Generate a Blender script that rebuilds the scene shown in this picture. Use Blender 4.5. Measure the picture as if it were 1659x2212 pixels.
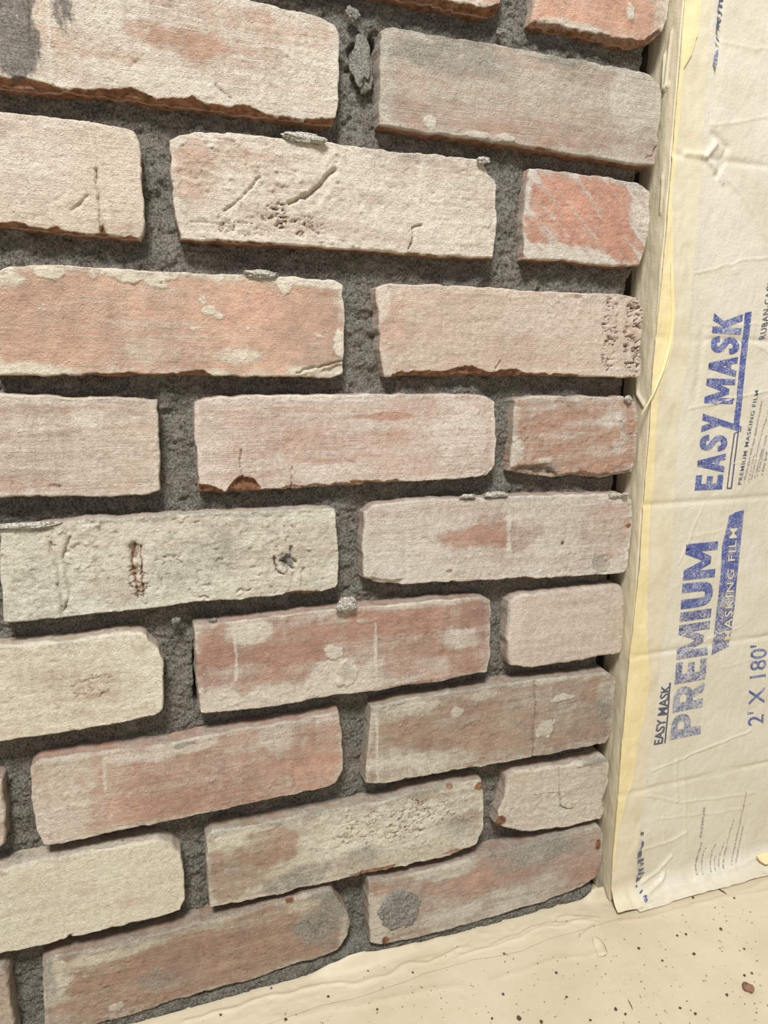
import bpy, bmesh, math, random
import numpy as np
from mathutils import Matrix, Vector, noise as mnoise

# ------------------------------------------------------------------ clear
for o in list(bpy.data.objects):
    bpy.data.objects.remove(o, do_unlink=True)
scene = bpy.context.scene
col = scene.collection

# ------------------------------------------------------------------ camera (photo frame 1659 x 2212)
FPX, CX, CY = 1470.0, 829.5, 1106.0
PITCH, YAW, ROLL = np.radians([11.353, 18.708, 0.302])
CAM = np.array([0.0, -0.42, 0.4374])            # wall face is y = 0, ledge is z = 0
fw = np.array([np.sin(YAW)*np.cos(PITCH), np.cos(YAW)*np.cos(PITCH), -np.sin(PITCH)])
rt0 = np.array([np.cos(YAW), -np.sin(YAW), 0.0])
up0 = np.cross(rt0, fw)
rt = np.cos(ROLL)*rt0 + np.sin(ROLL)*up0
up = -np.sin(ROLL)*rt0 + np.cos(ROLL)*up0
cd = bpy.data.cameras.new('camera')
cam = bpy.data.objects.new('camera', cd)
col.objects.link(cam)
M = Matrix.Identity(4)
for i in range(3):
    M[i][0], M[i][1], M[i][2], M[i][3] = rt[i], up[i], -fw[i], CAM[i]
cam.matrix_world = M
cd.sensor_fit = 'VERTICAL'
cd.sensor_height = 24.0
cd.lens = FPX/2212*24.0
cd.clip_start = 0.01
scene.camera = cam

# ------------------------------------------------------------------ light and exposure
def lin(c):
    c = np.array(c, float)/255.0
    return np.where(c <= 0.04045, c/12.92, ((c+0.055)/1.055)**2.4)
def rgba(r, g, b):
    return tuple(lin((r, g, b)).tolist()) + (1.0,)

w = bpy.data.worlds.new('room_light')
scene.world = w
w.use_nodes = True
bg = w.node_tree.nodes['Background']
bg.inputs['Color'].default_value = (0.985, 1.0, 1.02, 1)
bg.inputs['Strength'].default_value = 0.30

def area(name, loc, target, size, power, color):
    ld = bpy.data.lights.new(name, 'AREA')
    ld.shape = 'DISK'
    ld.size = size
    ld.energy = power
    ld.color = color
    o = bpy.data.objects.new(name, ld)
    col.objects.link(o)
    o.location = loc
    d = Vector(target) - Vector(loc)
    o.rotation_euler = d.to_track_quat('-Z', 'Y').to_euler()
    return o
area('ceiling_light', (-0.30, -1.05, 1.95), (0.15, 0, 0.3), 0.45, 47.0, (1.0, 0.995, 0.985))

vs = scene.view_settings
vs.view_transform = 'Standard'
vs.look = 'None'
vs.exposure = 0.18
vs.gamma = 1.0
vs.use_curve_mapping = False

# ------------------------------------------------------------------ pixel -> place
def ray(p):
    return fw + (p[0]-CX)/FPX*rt - (p[1]-CY)/FPX*up
def onY(p, Y=0.0):
    d = ray(p)
    return CAM + (Y-CAM[1])/d[1]*d
def onZ(p, Z=0.0):
    d = ray(p)
    return CAM + (Z-CAM[2])/d[2]*d
def wallXZ(pts, Y=0.0):
    return np.array([onY(p, Y)[[0, 2]] for p in pts])
def project(P):
    d = np.asarray(P) - CAM
    z = d@fw
    return np.array([CX + FPX*(d@rt)/z, CY - FPX*(d@up)/z])

# ------------------------------------------------------------------ numpy noise
def _hash(ix, iy, seed):
    h = (ix.astype(np.int64)*374761393 + iy.astype(np.int64)*668265263 + seed*1442695041) & 0xffffffff
    h = ((h ^ (h >> 13))*1274126177) & 0xffffffff
    h = ((h ^ (h >> 16))*2246822519) & 0xffffffff
    return ((h ^ (h >> 15)) & 0xffffff)/float(0xffffff)
def vnoise(x, y, seed=0):
    ix, iy = np.floor(x), np.floor(y)
    fx, fy = x-ix, y-iy
    fx = fx*fx*fx*(fx*(fx*6-15)+10)
    fy = fy*fy*fy*(fy*(fy*6-15)+10)
    a, b = _hash(ix, iy, seed), _hash(ix+1, iy, seed)
    c, d = _hash(ix, iy+1, seed), _hash(ix+1, iy+1, seed)
    return ((a*(1-fx)+b*fx)*(1-fy) + (c*(1-fx)+d*fx)*fy)*2-1
def fbm(x, y, seed=0, octv=4, gain=0.5):
    s, a, t = 0.0, 1.0, 0.0
    for k in range(octv):
        s = s + a*vnoise(x*(2.03**k)+17.3*k, y*(2.03**k)-9.1*k, seed+k*31)
        t += a
        a *= gain
    return s/t*1.5
def sstep(a, b, x):
    t = np.clip((x-a)/(b-a), 0, 1)
    return t*t*(3-2*t)
def seg_dist(X, Z, pts):
    best = np.full(X.shape, 9.0)
    for (x0, z0), (x1, z1) in zip(pts[:-1], pts[1:]):
        dx, dz = x1-x0, z1-z0
        L = dx*dx+dz*dz+1e-15
        t = np.clip(((X-x0)*dx+(Z-z0)*dz)/L, 0, 1)
        best = np.minimum(best, np.hypot(X-x0-t*dx, Z-z0-t*dz))
    return best

def inside(X, Z, poly):
    r = np.zeros(X.shape, bool)
    n = len(poly)
    for i in range(n):
        x0, z0 = poly[i]
        x1, z1 = poly[(i+1) % n]
        c = ((z0 > Z) != (z1 > Z)) & (X < (x1-x0)*(Z-z0)/((z1-z0) if z1 != z0 else 1e-12)+x0)
        r ^= c
    return r

# ------------------------------------------------------------------ mesh helpers
def mesh_np(name, V, F, mat, parent=None, smooth=True, attrs=None):
    """V (n,3); F (m,3) or (m,4) index array -> one mesh object"""
    V = np.asarray(V, np.float32)
    F = np.asarray(F, np.int32)
    k = F.shape[1]
    me = bpy.data.meshes.new(name)
    me.vertices.add(len(V))
    me.vertices.foreach_set('co', V.ravel())
    me.loops.add(F.size)
    me.loops.foreach_set('vertex_index', F.ravel())
    me.polygons.add(len(F))
    me.polygons.foreach_set('loop_start', np.arange(0, F.size, k, dtype=np.int32))
    me.polygons.foreach_set('loop_total', np.full(len(F), k, np.int32))
    me.polygons.foreach_set('use_smooth', np.full(len(F), smooth, bool))
    for an, arr in (attrs or {}).items():
        a = me.attributes.new(an, 'FLOAT_COLOR', 'POINT')
        a.data.foreach_set('color', np.asarray(arr, np.float32).ravel())
    me.update(calc_edges=True)
    me.validate()
    me.materials.append(mat)
    o = bpy.data.objects.new(name, me)
    col.objects.link(o)
    if parent is not None:
        o.parent = parent
    return o
def grid_faces(nu, nv, flip=False):
    i = np.arange(nv-1)[:, None]*nu + np.arange(nu-1)[None, :]
    i = i.ravel()
    f = np.stack([i, i+1, i+1+nu, i+nu], 1)
    return f[:, ::-1] if flip else f
def tag(o, label=None, cat=None, group=None, kind=None):
    if label: o['label'] = label
    if cat: o['category'] = cat
    if group: o['group'] = group
    if kind: o['kind'] = kind
    return o
def box(name, lo, hi, mat, parent=None):
    x0, y0, z0 = lo
    x1, y1, z1 = hi
    V = [(x0,y0,z0),(x1,y0,z0),(x1,y1,z0),(x0,y1,z0),(x0,y0,z1),(x1,y0,z1),(x1,y1,z1),(x0,y1,z1)]
    F = [(0,3,2,1),(4,5,6,7),(0,1,5,4),(1,2,6,5),(2,3,7,6),(3,0,4,7)]
    return mesh_np(name, V, F, mat, parent, smooth=False)

# ------------------------------------------------------------------ materials
class NT:
    def __init__(self, name):
        self.m = bpy.data.materials.new(name)
        self.m.use_nodes = True
        self.t = self.m.node_tree
        self.b = self.t.nodes['Principled BSDF']
        self.out = self.t.nodes['Material Output']
    def n(self, typ, **kw):
        nd = self.t.nodes.new(typ)
        for k, v in kw.items():
            setattr(nd, k, v)
        return nd
    def l(self, a, b):
        self.t.links.new(a, b)
    def coord(self, scale):
        g = self.n('ShaderNodeTexCoord')
        mp = self.n('ShaderNodeMapping')
        mp.inputs['Scale'].default_value = scale if hasattr(scale, '__len__') else (scale,)*3
        self.l(g.outputs['Object'], mp.inputs['Vector'])
        return mp.outputs['Vector']
    def noise(self, scale, detail=4, rough=0.6, dist=0.0):
        nd = self.n('ShaderNodeTexNoise')
        nd.inputs['Scale'].default_value = 1.0
        nd.inputs['Detail'].default_value = detail
        nd.inputs['Roughness'].default_value = rough
        nd.inputs['Distortion'].default_value = dist
        self.l(self.coord(scale), nd.inputs['Vector'])
        return nd.outputs['Fac']
    def voronoi(self, scale, feature='F1'):
        nd = self.n('ShaderNodeTexVoronoi', feature=feature)
        nd.inputs['Scale'].default_value = 1.0
        self.l(self.coord(scale), nd.inputs['Vector'])
        return nd.outputs['Distance']
    def math(self, op, a, b=None, c=None, clamp=False):
        nd = self.n('ShaderNodeMath', operation=op, use_clamp=clamp)
        for i, v in enumerate((a, b, c)):
            if v is None: continue
            if isinstance(v, (int, float)): nd.inputs[i].default_value = v
            else: self.l(v, nd.inputs[i])
        return nd.outputs[0]
    def ramp(self, v, a, b, c=0.0, d=1.0):
        nd = self.n('ShaderNodeMapRange', interpolation_type='SMOOTHSTEP')
        nd.inputs['From Min'].default_value = a
        nd.inputs['From Max'].default_value = b
        nd.inputs['To Min'].default_value = c
        nd.inputs['To Max'].default_value = d
        self.l(v, nd.inputs['Value'])
        return nd.outputs['Result']
    def mix(self, f, a, b):
        nd = self.n('ShaderNodeMix', data_type='RGBA')
        for i, v in ((0, f), (6, a), (7, b)):
            if isinstance(v, (int, float)): nd.inputs[i].default_value = v
            elif isinstance(v, tuple): nd.inputs[i].default_value = v
            else: self.l(v, nd.inputs[i])
        return nd.outputs[2]
    def bump(self, h, dist, strength=1.0, normal=None):
        nd = self.n('ShaderNodeBump')
        nd.inputs['Distance'].default_value = dist
        nd.inputs['Strength'].default_value = strength
        self.l(h, nd.inputs['Height'])
        if normal is not None:
            self.l(normal, nd.inputs['Normal'])
        return nd.outputs['Normal']
    def attr(self, name):
        return self.n('ShaderNodeAttribute', attribute_name=name)
    def fin(self, colr, rough=0.8, normal=None, spec=0.3):
        if isinstance(colr, tuple): self.b.inputs['Base Color'].default_value = colr
        else: self.l(colr, self.b.inputs['Base Color'])
        if isinstance(rough, (int, float)): self.b.inputs['Roughness'].default_value = rough
        else: self.l(rough, self.b.inputs['Roughness'])
        self.b.inputs['Specular IOR Level'].default_value = spec
        if normal is not None: self.l(normal, self.b.inputs['Normal'])
        return self.m

def mat_brick():
    t = NT('limewashed_brick')
    mk, cl, wc = t.attr('mask'), t.attr('clay'), t.attr('washcol')
    sep = t.n('ShaderNodeSeparateColor')
    t.l(mk.outputs['Color'], sep.inputs['Color'])
    wash, grey, raw = sep.outputs[0], sep.outputs[1], sep.outputs[2]
    dark = mk.outputs['Alpha']
    # clay body: mottled
    n1 = t.noise(90, 5, 0.65)
    n2 = t.noise(700, 4, 0.7)
    hs = t.n('ShaderNodeHueSaturation')
    t.l(cl.outputs['Color'], hs.inputs['Color'])
    t.l(t.ramp(n1, 0.3, 0.7, 0.82, 1.16), hs.inputs['Value'])
    hs.inputs['Saturation'].default_value = 0.84
    clay = hs.outputs['Color']
    # wash film: crossed brush drag lines and grain
    sx = t.noise((45, 45, 1500), 4, 0.6, 0.35)
    sz = t.noise((1300, 45, 60), 3, 0.6, 0.35)
    gr = t.noise(1400, 3, 0.7)
    mid = t.noise(260, 4, 0.6)
    sm = t.ramp(t.noise((28, 28, 40), 2, 0.5), 0.40, 0.60, 0.15, 1.5)
    sm = t.math('MULTIPLY', sm, cl.outputs['Alpha'])
    a = t.math('MULTIPLY', t.math('SUBTRACT', sx, 0.5), sm)
    b = t.math('MULTIPLY', t.math('SUBTRACT', sz, 0.5), 0.5)
    c = t.math('MULTIPLY', t.math('SUBTRACT', gr, 0.5), 0.75)
    d = t.math('MULTIPLY', t.math('SUBTRACT', mid, 0.5), 0.55)
    s = t.math('ADD', t.math('ADD', a, b), t.math('ADD', c, d))
    wf = t.math('ADD', wash, t.math('MULTIPLY', s, 0.75))
    fk = t.math('MULTIPLY', t.ramp(t.voronoi(300), 0.10, 0.20, 1.0, 0.0), t.ramp(t.noise(75, 3, 0.6), 0.52, 0.60))
    wf = t.math('ADD', wf, fk)
    wf = t.ramp(wf, 0.08, 0.98, 0.03, 0.98)
    hw = t.n('ShaderNodeHueSaturation')
    t.l(wc.outputs['Color'], hw.inputs['Color'])
    tex = t.math('ADD', t.math('MULTIPLY', n2, 0.45), t.math('ADD', t.math('MULTIPLY', t.math('ADD', t.math('MULTIPLY', t.math('SUBTRACT', sx, 0.5), cl.outputs['Alpha']), 0.5), 0.14), t.math('MULTIPLY', mid, 0.41)))
    t.l(t.ramp(tex, 0.36, 0.62, 0.86, 1.10), hw.inputs['Value'])
    colr = t.mix(wf, clay, hw.outputs['Color'])
    # cement haze
    gf = t.math('ADD', grey, t.math('MULTIPLY', t.math('SUBTRACT', t.noise(420, 5, 0.7), 0.5), 0.9))
    gf = t.math('MULTIPLY', t.ramp(gf, 0.2, 0.8), t.ramp(grey, 0.02, 0.25))
    gcol = t.mix(t.ramp(t.noise(1100, 3, 0.7), 0.35, 0.65), rgba(128, 122, 110), rgba(186, 180, 166))
    colr = t.mix(t.math('MULTIPLY', gf, 0.85), colr, gcol)
    # broken clay
    rcol = t.mix(t.ramp(t.noise(220, 5, 0.7), 0.35, 0.65), rgba(116, 82, 60), rgba(172, 126, 96))
    rf = t.ramp(t.math('ADD', raw, t.math('MULTIPLY', t.math('SUBTRACT', t.noise(600, 4, 0.7), 0.5), 0.7)), 0.25, 0.75)
    colr = t.mix(rf, colr, rcol)
    # soot / dirt, and the shade painted into the star-shaped hole
    df = t.math('ADD', dark, t.math('MULTIPLY', t.math('SUBTRACT', t.noise((260, 260, 110), 6, 0.8), 0.5), 2.2))
    df = t.math('MULTIPLY', t.ramp(df, 0.3, 0.7), t.ramp(dark, 0.03, 0.3))
    colr = t.mix(t.math('MULTIPLY', df, 0.8), colr, t.mix(t.ramp(n2, .35, .65), rgba(78, 78, 74), rgba(128, 126, 120)))
    # pin holes
    ph = t.ramp(t.voronoi(420), 0.06, 0.14, 1.0, 0.0)
    ph = t.math('MULTIPLY', ph, t.ramp(t.noise(60, 3, 0.6), 0.44, 0.58))
    colr = t.mix(t.math('MULTIPLY', ph, 0.6), colr, rgba(96, 74, 60))
    h = t.math('ADD', t.math('MULTIPLY', wf, 0.5), t.math('MULTIPLY', gr, 0.5))
    h = t.math('ADD', h, t.math('MULTIPLY', mid, 0.8))
    h = t.math('SUBTRACT', h, t.math('MULTIPLY', ph, 0.8))
    h = t.math('ADD', h, t.math('MULTIPLY', fk, 0.7))
    h = t.math('ADD', h, t.math('MULTIPLY', n2, 1.2))
    h = t.math('ADD', h, t.math('MULTIPLY', t.math('MULTIPLY', sx, sm), 0.35))
    nm = t.bump(h, 0.0013, 0.85)
    return t.fin(colr, 0.92, nm, 0.15)

def mat_mortar(name, lo, mid, hi):
    t = NT(name)
    n1 = t.noise(750, 6, 0.8)
    n2 = t.noise(120, 5, 0.65)
    c = t.mix(t.ramp(n1, 0.36, 0.64), lo, mid)
    c = t.mix(t.math('MULTIPLY', t.ramp(n2, 0.45, 0.75), 0.55), c, hi)
    v = t.voronoi(650)
    sp = t.math('MULTIPLY', t.ramp(v, 0.10, 0.22, 1.0, 0.0), t.ramp(t.noise(350, 2, 0.5), 0.55, 0.62))
    c = t.mix(sp, c, rgba(196, 190, 176))
    v2 = t.voronoi(820)
    dk = t.math('MULTIPLY', t.ramp(v2, 0.12, 0.25, 1.0, 0.0), t.ramp(t.noise(300, 2, 0.5), 0.40, 0.52))
    c = t.mix(t.math('MULTIPLY', dk, 0.85), c, rgba(42, 40, 36))
    h = t.math('ADD', n1, t.math('MULTIPLY', t.noise(600, 3, 0.7), 1.3))
    h = t.math('SUBTRACT', h, t.math('MULTIPLY', dk, 0.8))
    return t.fin(c, 0.95, t.bump(h, 0.0022, 1.0), 0.1)

def mat_plain(name, a, b, scale=60, rough=0.6, bump=0.0, spec=0.3, bscale=400):
    t = NT(name)
    c = t.mix(t.ramp(t.noise(scale, 4, 0.6), 0.35, 0.65), a, b)
    nm = t.bump(t.noise(bscale, 4, 0.65), bump, 0.8) if bump else None
    return t.fin(c, rough, nm, spec)

def mat_film():
    t = NT('masking_film_plastic')
    c = t.mix(t.ramp(t.noise(25, 4, 0.6), 0.35, 0.65), rgba(220, 212, 191), rgba(228, 221, 202))
    h = t.math('ADD', t.noise(500, 3, 0.6), t.math('MULTIPLY', t.noise((160, 160, 90), 3, 0.6), 2.0))
    t.fin(c, t.ramp(t.noise(120, 3, 0.6), 0.3, 0.7, 0.28, 0.5), t.bump(h, 0.0006, 0.55), 0.45)
    tr = t.n('ShaderNodeBsdfTransparent')
    tr.inputs['Color'].default_value = (0.95, 0.93, 0.88, 1)
    ms = t.n('ShaderNodeMixShader')
    ms.inputs[0].default_value = 0.14
    t.l(t.b.outputs[0], ms.inputs[1])
    t.l(tr.outputs[0], ms.inputs[2])
    t.l(ms.outputs[0], t.out.inputs['Surface'])
    return t.m

def mat_ink(name, a, b, k0, k1, scale=900):
    """mottled print: ink colour broken by film showing through"""
    t = NT(name)
    n = t.math('ADD', t.math('MULTIPLY', t.noise(scale, 3, 0.6, 1.2), 0.7), t.math('MULTIPLY', t.noise(90, 3, 0.6), 0.3))
    c = t.mix(t.ramp(n, k0, k1), a, b)
    return t.fin(c, 0.45, None, 0.3)

BRICK = mat_brick()
MORTAR = mat_mortar('grey_sanded_mortar', rgba(88, 84, 76), rgba(184, 178, 165), rgba(190, 184, 172))
MORTAR_L = mat_mortar('pale_sanded_mortar', rgba(120, 116, 107), rgba(206, 201, 189), rgba(212, 207, 195))
BOARD = mat_plain('slate_backing_board', rgba(46, 50, 56), rgba(66, 70, 76), 40, 0.8)
TILE = mat_plain('covered_wall_paint', rgba(222, 212, 190), rgba(230, 220, 198), 20, 0.6)
GROOVE = mat_plain('covered_wall_joint', rgba(120, 110, 92), rgba(136, 124, 104), 60, 0.9)
TAPE = mat_plain('cream_masking_tape', rgba(210, 199, 170), rgba(218, 208, 182), 60, 0.5, 0.0003, 0.35, 900)
TAPE_Y = mat_plain('yellow_masking_tape', rgba(224, 206, 156), rgba(230, 214, 168), 60, 0.5, 0.0003, 0.35, 900)
PAPER = mat_plain('cream_masking_paper', rgba(198, 186, 158), rgba(206, 194, 168), 14, 0.55, 0.0004, 0.3, 250)
FLOORM = mat_plain('floor_board', rgba(150, 135, 110), rgba(170, 150, 124), 12, 0.7)
FILM = mat_film()
INK = mat_ink('blue_ink', rgba(74, 84, 142), rgba(190, 190, 200), 0.46, 0.66)
INK_W = mat_ink('worn_blue_ink', rgba(72, 78, 128), rgba(204, 200, 192), 0.41, 0.64, 700)
INK_P = mat_ink('pale_worn_ink', rgba(100, 104, 132), rgba(196, 194, 192), 0.38, 0.64, 500)
INK_D = mat_ink('dark_ink', rgba(84, 86, 104), rgba(140, 138, 140), 0.5, 0.8)
INK_G = mat_ink('grey_ink', rgba(132, 130, 128), rgba(184, 178, 166), 0.42, 0.7)
CRUMB = mat_plain('crumb_dark', rgba(70, 58, 46), rgba(104, 88, 70), 900, 0.9)
DUST = mat_plain('mortar_speck', rgba(96, 82, 62), rgba(150, 134, 108), 300, 0.9)
PALE = mat_plain('pale_mortar_grit', rgba(132, 128, 118), rgba(206, 201, 188), 800, 0.9, 0.0008, 0.2, 1100)
CRUMB_B = mat_plain('crumb_brown', rgba(126, 96, 78), rgba(150, 118, 98), 900, 0.9)
FIBRE = mat_plain('brown_fibre', rgba(70, 48, 30), rgba(92, 64, 42), 500, 0.8)

# ------------------------------------------------------------------ the brick wall
wall = box('wall_back', (-0.75, 0.030, 0.0), (0.3435, 0.060, 1.05), BOARD)
tag(wall, 'brick wall with raked grey mortar joints and lime-washed bricks', None, None, 'structure')

def curve_sampler(P):
    P = np.asarray(P, float)
    d = np.r_[0, np.cumsum(np.hypot(*np.diff(P, axis=0).T))]
    d /= d[-1]
    ss = np.linspace(0, 1, 400)
    xs, zs = np.interp(ss, d, P[:, 0]), np.interp(ss, d, P[:, 1])
    k = np.exp(-0.5*(np.arange(-12, 13)/5.0)**2)
    k /= k.sum()
    def sm(a):
        e = np.r_[2*a[0]-a[12:0:-1], a, 2*a[-1]-a[-2:-14:-1]]
        return np.convolve(e, k, 'valid')
    xs, zs = sm(xs), sm(zs)
    return lambda s: np.stack([np.interp(s, ss, xs), np.interp(s, ss, zs)], -1)

OUTLINES = []          # kept for the mortar
def build_brick(B):
    seed = B.get('seed', 1)*977
    if 'xz' in B:
        top, bot = np.array(B['xz'][0]), np.array(B['xz'][1])
        lm = rm = np.zeros((0, 2))
    else:
        top, bot = wallXZ(B['top']), wallXZ(B['bot'])
        lm = wallXZ(B['left']) if B.get('left') else np.zeros((0, 2))
        rm = wallXZ(B['right']) if B.get('right') else np.zeros((0, 2))
    T, Bo = curve_sampler(top), curve_sampler(bot)
    L = curve_sampler(np.vstack([top[:1], lm, bot[:1]]))
    R = curve_sampler(np.vstack([top[-1:], rm, bot[-1:]]))
    W = np.hypot(*(T(0.5)*0 + (R(0.5)-L(0.5))))
    H = np.hypot(*(T(0.5)-Bo(0.5)))
    OUTLINES.append(np.vstack([top, rm, bot[::-1], lm[::-1]]))
    step = B.get('step', 0.00068)
    def samples(D):
        e = min(0.004, D*0.2)/D
        ne = max(3, int(0.004/step*1.7))
        a = np.linspace(0, e, ne)
        m = np.linspace(e, 1-e, max(6, int(D*(1-2*e)/step)))[1:-1]
        return np.r_[a, m, 1-a[::-1]]
    us, vs_ = samples(W), samples(H)
    nu, nv = len(us), len(vs_)
    u, v = np.meshgrid(us, vs_)
    Tu, Bu = T(u), Bo(u)
    Lv, Rv = L(v), R(v)
    c00, c10, c01, c11 = T(0.0), T(1.0), Bo(0.0), Bo(1.0)
    U, Vv = u[..., None], v[..., None]
    P = (1-Vv)*Tu + Vv*Bu + (1-U)*Lv + U*Rv - ((1-U)*(1-Vv)*c00 + U*(1-Vv)*c10 + (1-U)*Vv*c01 + U*Vv*c11)
    X, Z = P[..., 0], P[..., 1]
    dl, dr, dt, db = u*W, (1-u)*W, v*H, (1-v)*H
    # ragged outline
    jt = B.get('ragged', 1.0)
    f1 = fbm(X*130, Z*130, seed, 4)*0.0007*jt
    f2 = fbm(X*130+50, Z*130+9, seed+5, 4)*0.0007*jt
    edge = np.exp(-np.minimum(np.minimum(dl, dr), np.minimum(dt, db))/0.004)
    X = X + f1*edge
    Z = Z + f2*edge
    # rounded arrises
    r0 = B.get('r', 1.6)*0.001
    def drop(d, r):
        q = np.clip(r-d, 0, r)
        return r - np.sqrt(np.maximum(r*r-q*q, 0))
    rr = 0.78*r0*(1+0.6*fbm(X*70, Z*70, seed+11, 3))
    rr = np.clip(rr, 0.0006, 0.008)
    Y = drop(dl, rr) + drop(dr, rr) + drop(dt, rr) + drop(db, rr)
    Y = np.minimum(Y, rr*1.6)
    # broken arrises
    raw = np.zeros_like(X)
    amp = B.get('chips', (0.7, 2.2, 0.7, 0.7))
    for k, (d, s) in enumerate(((dt, X), (db, X), (dl, Z), (dr, Z))):
        n = 0.75*fbm(s*24+k*7.7, d*10, seed+40+k, 3) + 0.30*fbm(s*130+k*3.7, d*60, seed+44+k, 4)
        c = np.maximum(0, n+0.02)*amp[k]*0.0013 + fbm(X*420, Z*420, seed+50+k, 2)*0.0002*min(amp[k], 1.5)
        e = d - c
        q = np.clip(-e, 0, 0.006)
        Y = Y + q*(1.0+0.5*fbm(X*260, Z*260, seed+60+k, 3))*(q > 0)
        raw = np.maximum(raw, sstep(0.0002, -0.0007, e)*sstep(0.00015, 0.0010, c)*(0.85 if k == 1 else 0.35))
    # face relief
    rl = B.get('relief', 1.0)
    Y = Y + rl*(0.0006*fbm(X*22, Z*22, seed+70, 3) + 0.00034*fbm(X*150, Z*150, seed+71, 4)
                + 0.00010*fbm(X*60, Z*900, seed+72, 3) + 0.00007*fbm(X*900, Z*70, seed+73, 3))
    Y = Y - rl*0.00035*np.maximum(0, fbm(X*110, Z*110, seed+75, 3)-0.35)
    rg = 1-np.abs(fbm(X*75, Z*95, seed+76, 4))*2.2          # small creases and flake rims
    zone = sstep(0.0, 0.5, fbm(X*24, Z*30, seed+77, 2))
    Y = Y - rl*0.0005*np.clip(rg, 0, 1)**3*zone
    pk = fbm(X*330, Z*330, seed+78, 2)
    Y = Y + rl*0.0004*sstep(0.58, 0.88, pk)*(1-zone) - rl*0.0005*sstep(0.6, 0.9, -pk)*zone
    tilt = np.random.RandomState(seed % 99991).uniform(-1, 1, 3)
    Y = Y + 0.0008*tilt[0]*(u-0.5) + 0.0008*tilt[1]*(v-0.5) + 0.0007*tilt[2]
    # wash / haze / dirt masks; dark also holds the painted shade of one hole
    w0 = B.get('w', 0.75)
    wash = w0 - 0.06 + 1.25*B.get('wv', 0.22)*fbm(X*18, Z*36, seed+80, 4) + 0.16*fbm(X*20, Z*260, seed+81, 3) + 0.06*fbm(X*220, Z*30, seed+86, 2)
    en = np.minimum(np.minimum(dl, dr), np.minimum(dt, db)) + 0.003*fbm(X*80, Z*80, seed+82, 3)
    wash = wash + B.get('rim', 0.25)*sstep(0.006, 0.0, en)
    grey = np.full_like(X, B.get('g', 0.0)) + B.get('gv', 0.15)*fbm(X*30, Z*30, seed+83, 4)
    grey = grey + 0.35*sstep(0.003, 0.0, dt+0.003*fbm(X*60, Z*60, seed+84, 3)-0.0015)
    dark = np.zeros_like(X)
    px_m = 0.00032
    def ell(f):
        c = onY(f[0:2])
        ex = abs(onY((f[0]+f[2], f[1]))[0]-c[0])
        ez = abs(onY((f[0], f[1]+f[3]))[2]-c[2])
        return (X-c[0])/max(ex, 1e-5), (Z-c[2])/max(ez, 1e-5)
    wx = fbm(X*190, Z*190, seed+90, 3)
    wz = fbm(X*190+33, Z*190, seed+91, 3)
    for f in B.get('feat', ()):
        kind, a = f[0], f[1:]
        if kind in ('wash', 'red', 'grey', 'dark', 'raw'):
            ex, ez = ell(a)
            q = np.hypot(ex, ez) + 0.38*fbm(X*85, Z*85, seed+92, 4)
            m = sstep(1.25, 0.6, q)*a[4]
            if kind == 'wash': wash = wash + m
            elif kind == 'red': wash = wash - m
            elif kind == 'grey': grey = grey + m
            elif kind == 'dark': dark = dark + m
            else: raw = np.maximum(raw, m)
        elif kind == 'crack':          # pts, width mm, depth mm, raw
            pts, wd, dp, rw = a
            d = seg_dist(X+wx*0.0008, Z+wz*0.0008, wallXZ(pts))
            g = np.exp(-(d/(wd*0.00085))**2)
            Y = Y + g*dp*0.0016
            raw = np.maximum(raw, rw*0.8*g)
        elif kind == 'wedge':          # broken-out facet: outline, depth mm, raw
            poly, dp, rw = a
            Q = wallXZ(poly)
            xx, zz = X+wx*0.0010, Z+wz*0.0010
            ins = inside(xx, zz, Q)
            d = seg_dist(xx, zz, np.vstack([Q, Q[:1]]))*ins
            Y = Y + sstep(0, 0.0022, d)*dp*0.001*(1+0.35*fbm(X*200, Z*200, seed+110, 3))*ins
            raw = np.maximum(raw, rw*ins*sstep(-0.0001, 0.0005, d))
        elif kind == 'ridge':
            pts, wd, dp = a
            d = seg_dist(X+wx*0.0006, Z+wz*0.0006, wallXZ(pts))
            g = np.exp(-(d/(wd*0.001))**2)
            Y = Y - g*dp*0.001
            wash = wash + 0.8*g
        elif kind == 'pit':            # x y rx ry depth raw dark
            ex, ez = ell(a)
            q = np.hypot(ex, ez) + 0.55*wx
            g = sstep(1.15, 0.45, q)
            Y = Y + g*a[4]*0.001*(1+0.35*wz)
            raw = np.maximum(raw, g*a[5]*0.75)
            if len(a) > 6: dark = np.maximum(dark, g*a[6])
        elif kind == 'bump':
            ex, ez = ell(a)
            q = np.hypot(ex, ez) + 0.40*wx
            g = sstep(1.05, 0.80, q)
            Y = Y - g*a[4]*0.001*(1+0.4*wz)
            if len(a) > 5: wash = wash + g*a[5]
        elif kind == 'gator':          # puckered, cracked skin
            ex, ez = ell(a)
            m = sstep(1.15, 0.75, np.hypot(ex, ez)+0.2*wx)
            rid = 1-np.abs(fbm(X*150+wx*0.6, Z*330+wz*0.4, seed+95, 3))*2.4
            g = np.clip(rid, 0, 1)**2*m
            Y = Y + g*a[4]*0.0017 - m*0.0004*fbm(X*300, Z*300, seed+96, 2)
            raw = np.maximum(raw, g*0.75)
        elif kind == 'strokes':        # slanted wash strokes: slope, freq, amount
            sl, fr, am = a
            ca, sa = math.cos(sl), math.sin(sl)
            s1, s2 = X*ca+Z*sa, -X*sa+Z*ca
            wash = wash + am*fbm(s1*18, s2*fr, seed+97, 3)
    # clay and wash colours
    cl = lin(np.array(B.get('clay', (182, 128, 106)))*0.76 + np.array((206, 186, 152))*0.24 + np.array((5, 4, 0)))
    wc = lin(np.minimum(np.array(B.get('washc', (221, 208, 193))) + np.array((4, 6, 3)), 250))
    n = fbm(X*18, Z*18, seed+98, 3)[..., None]
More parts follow.
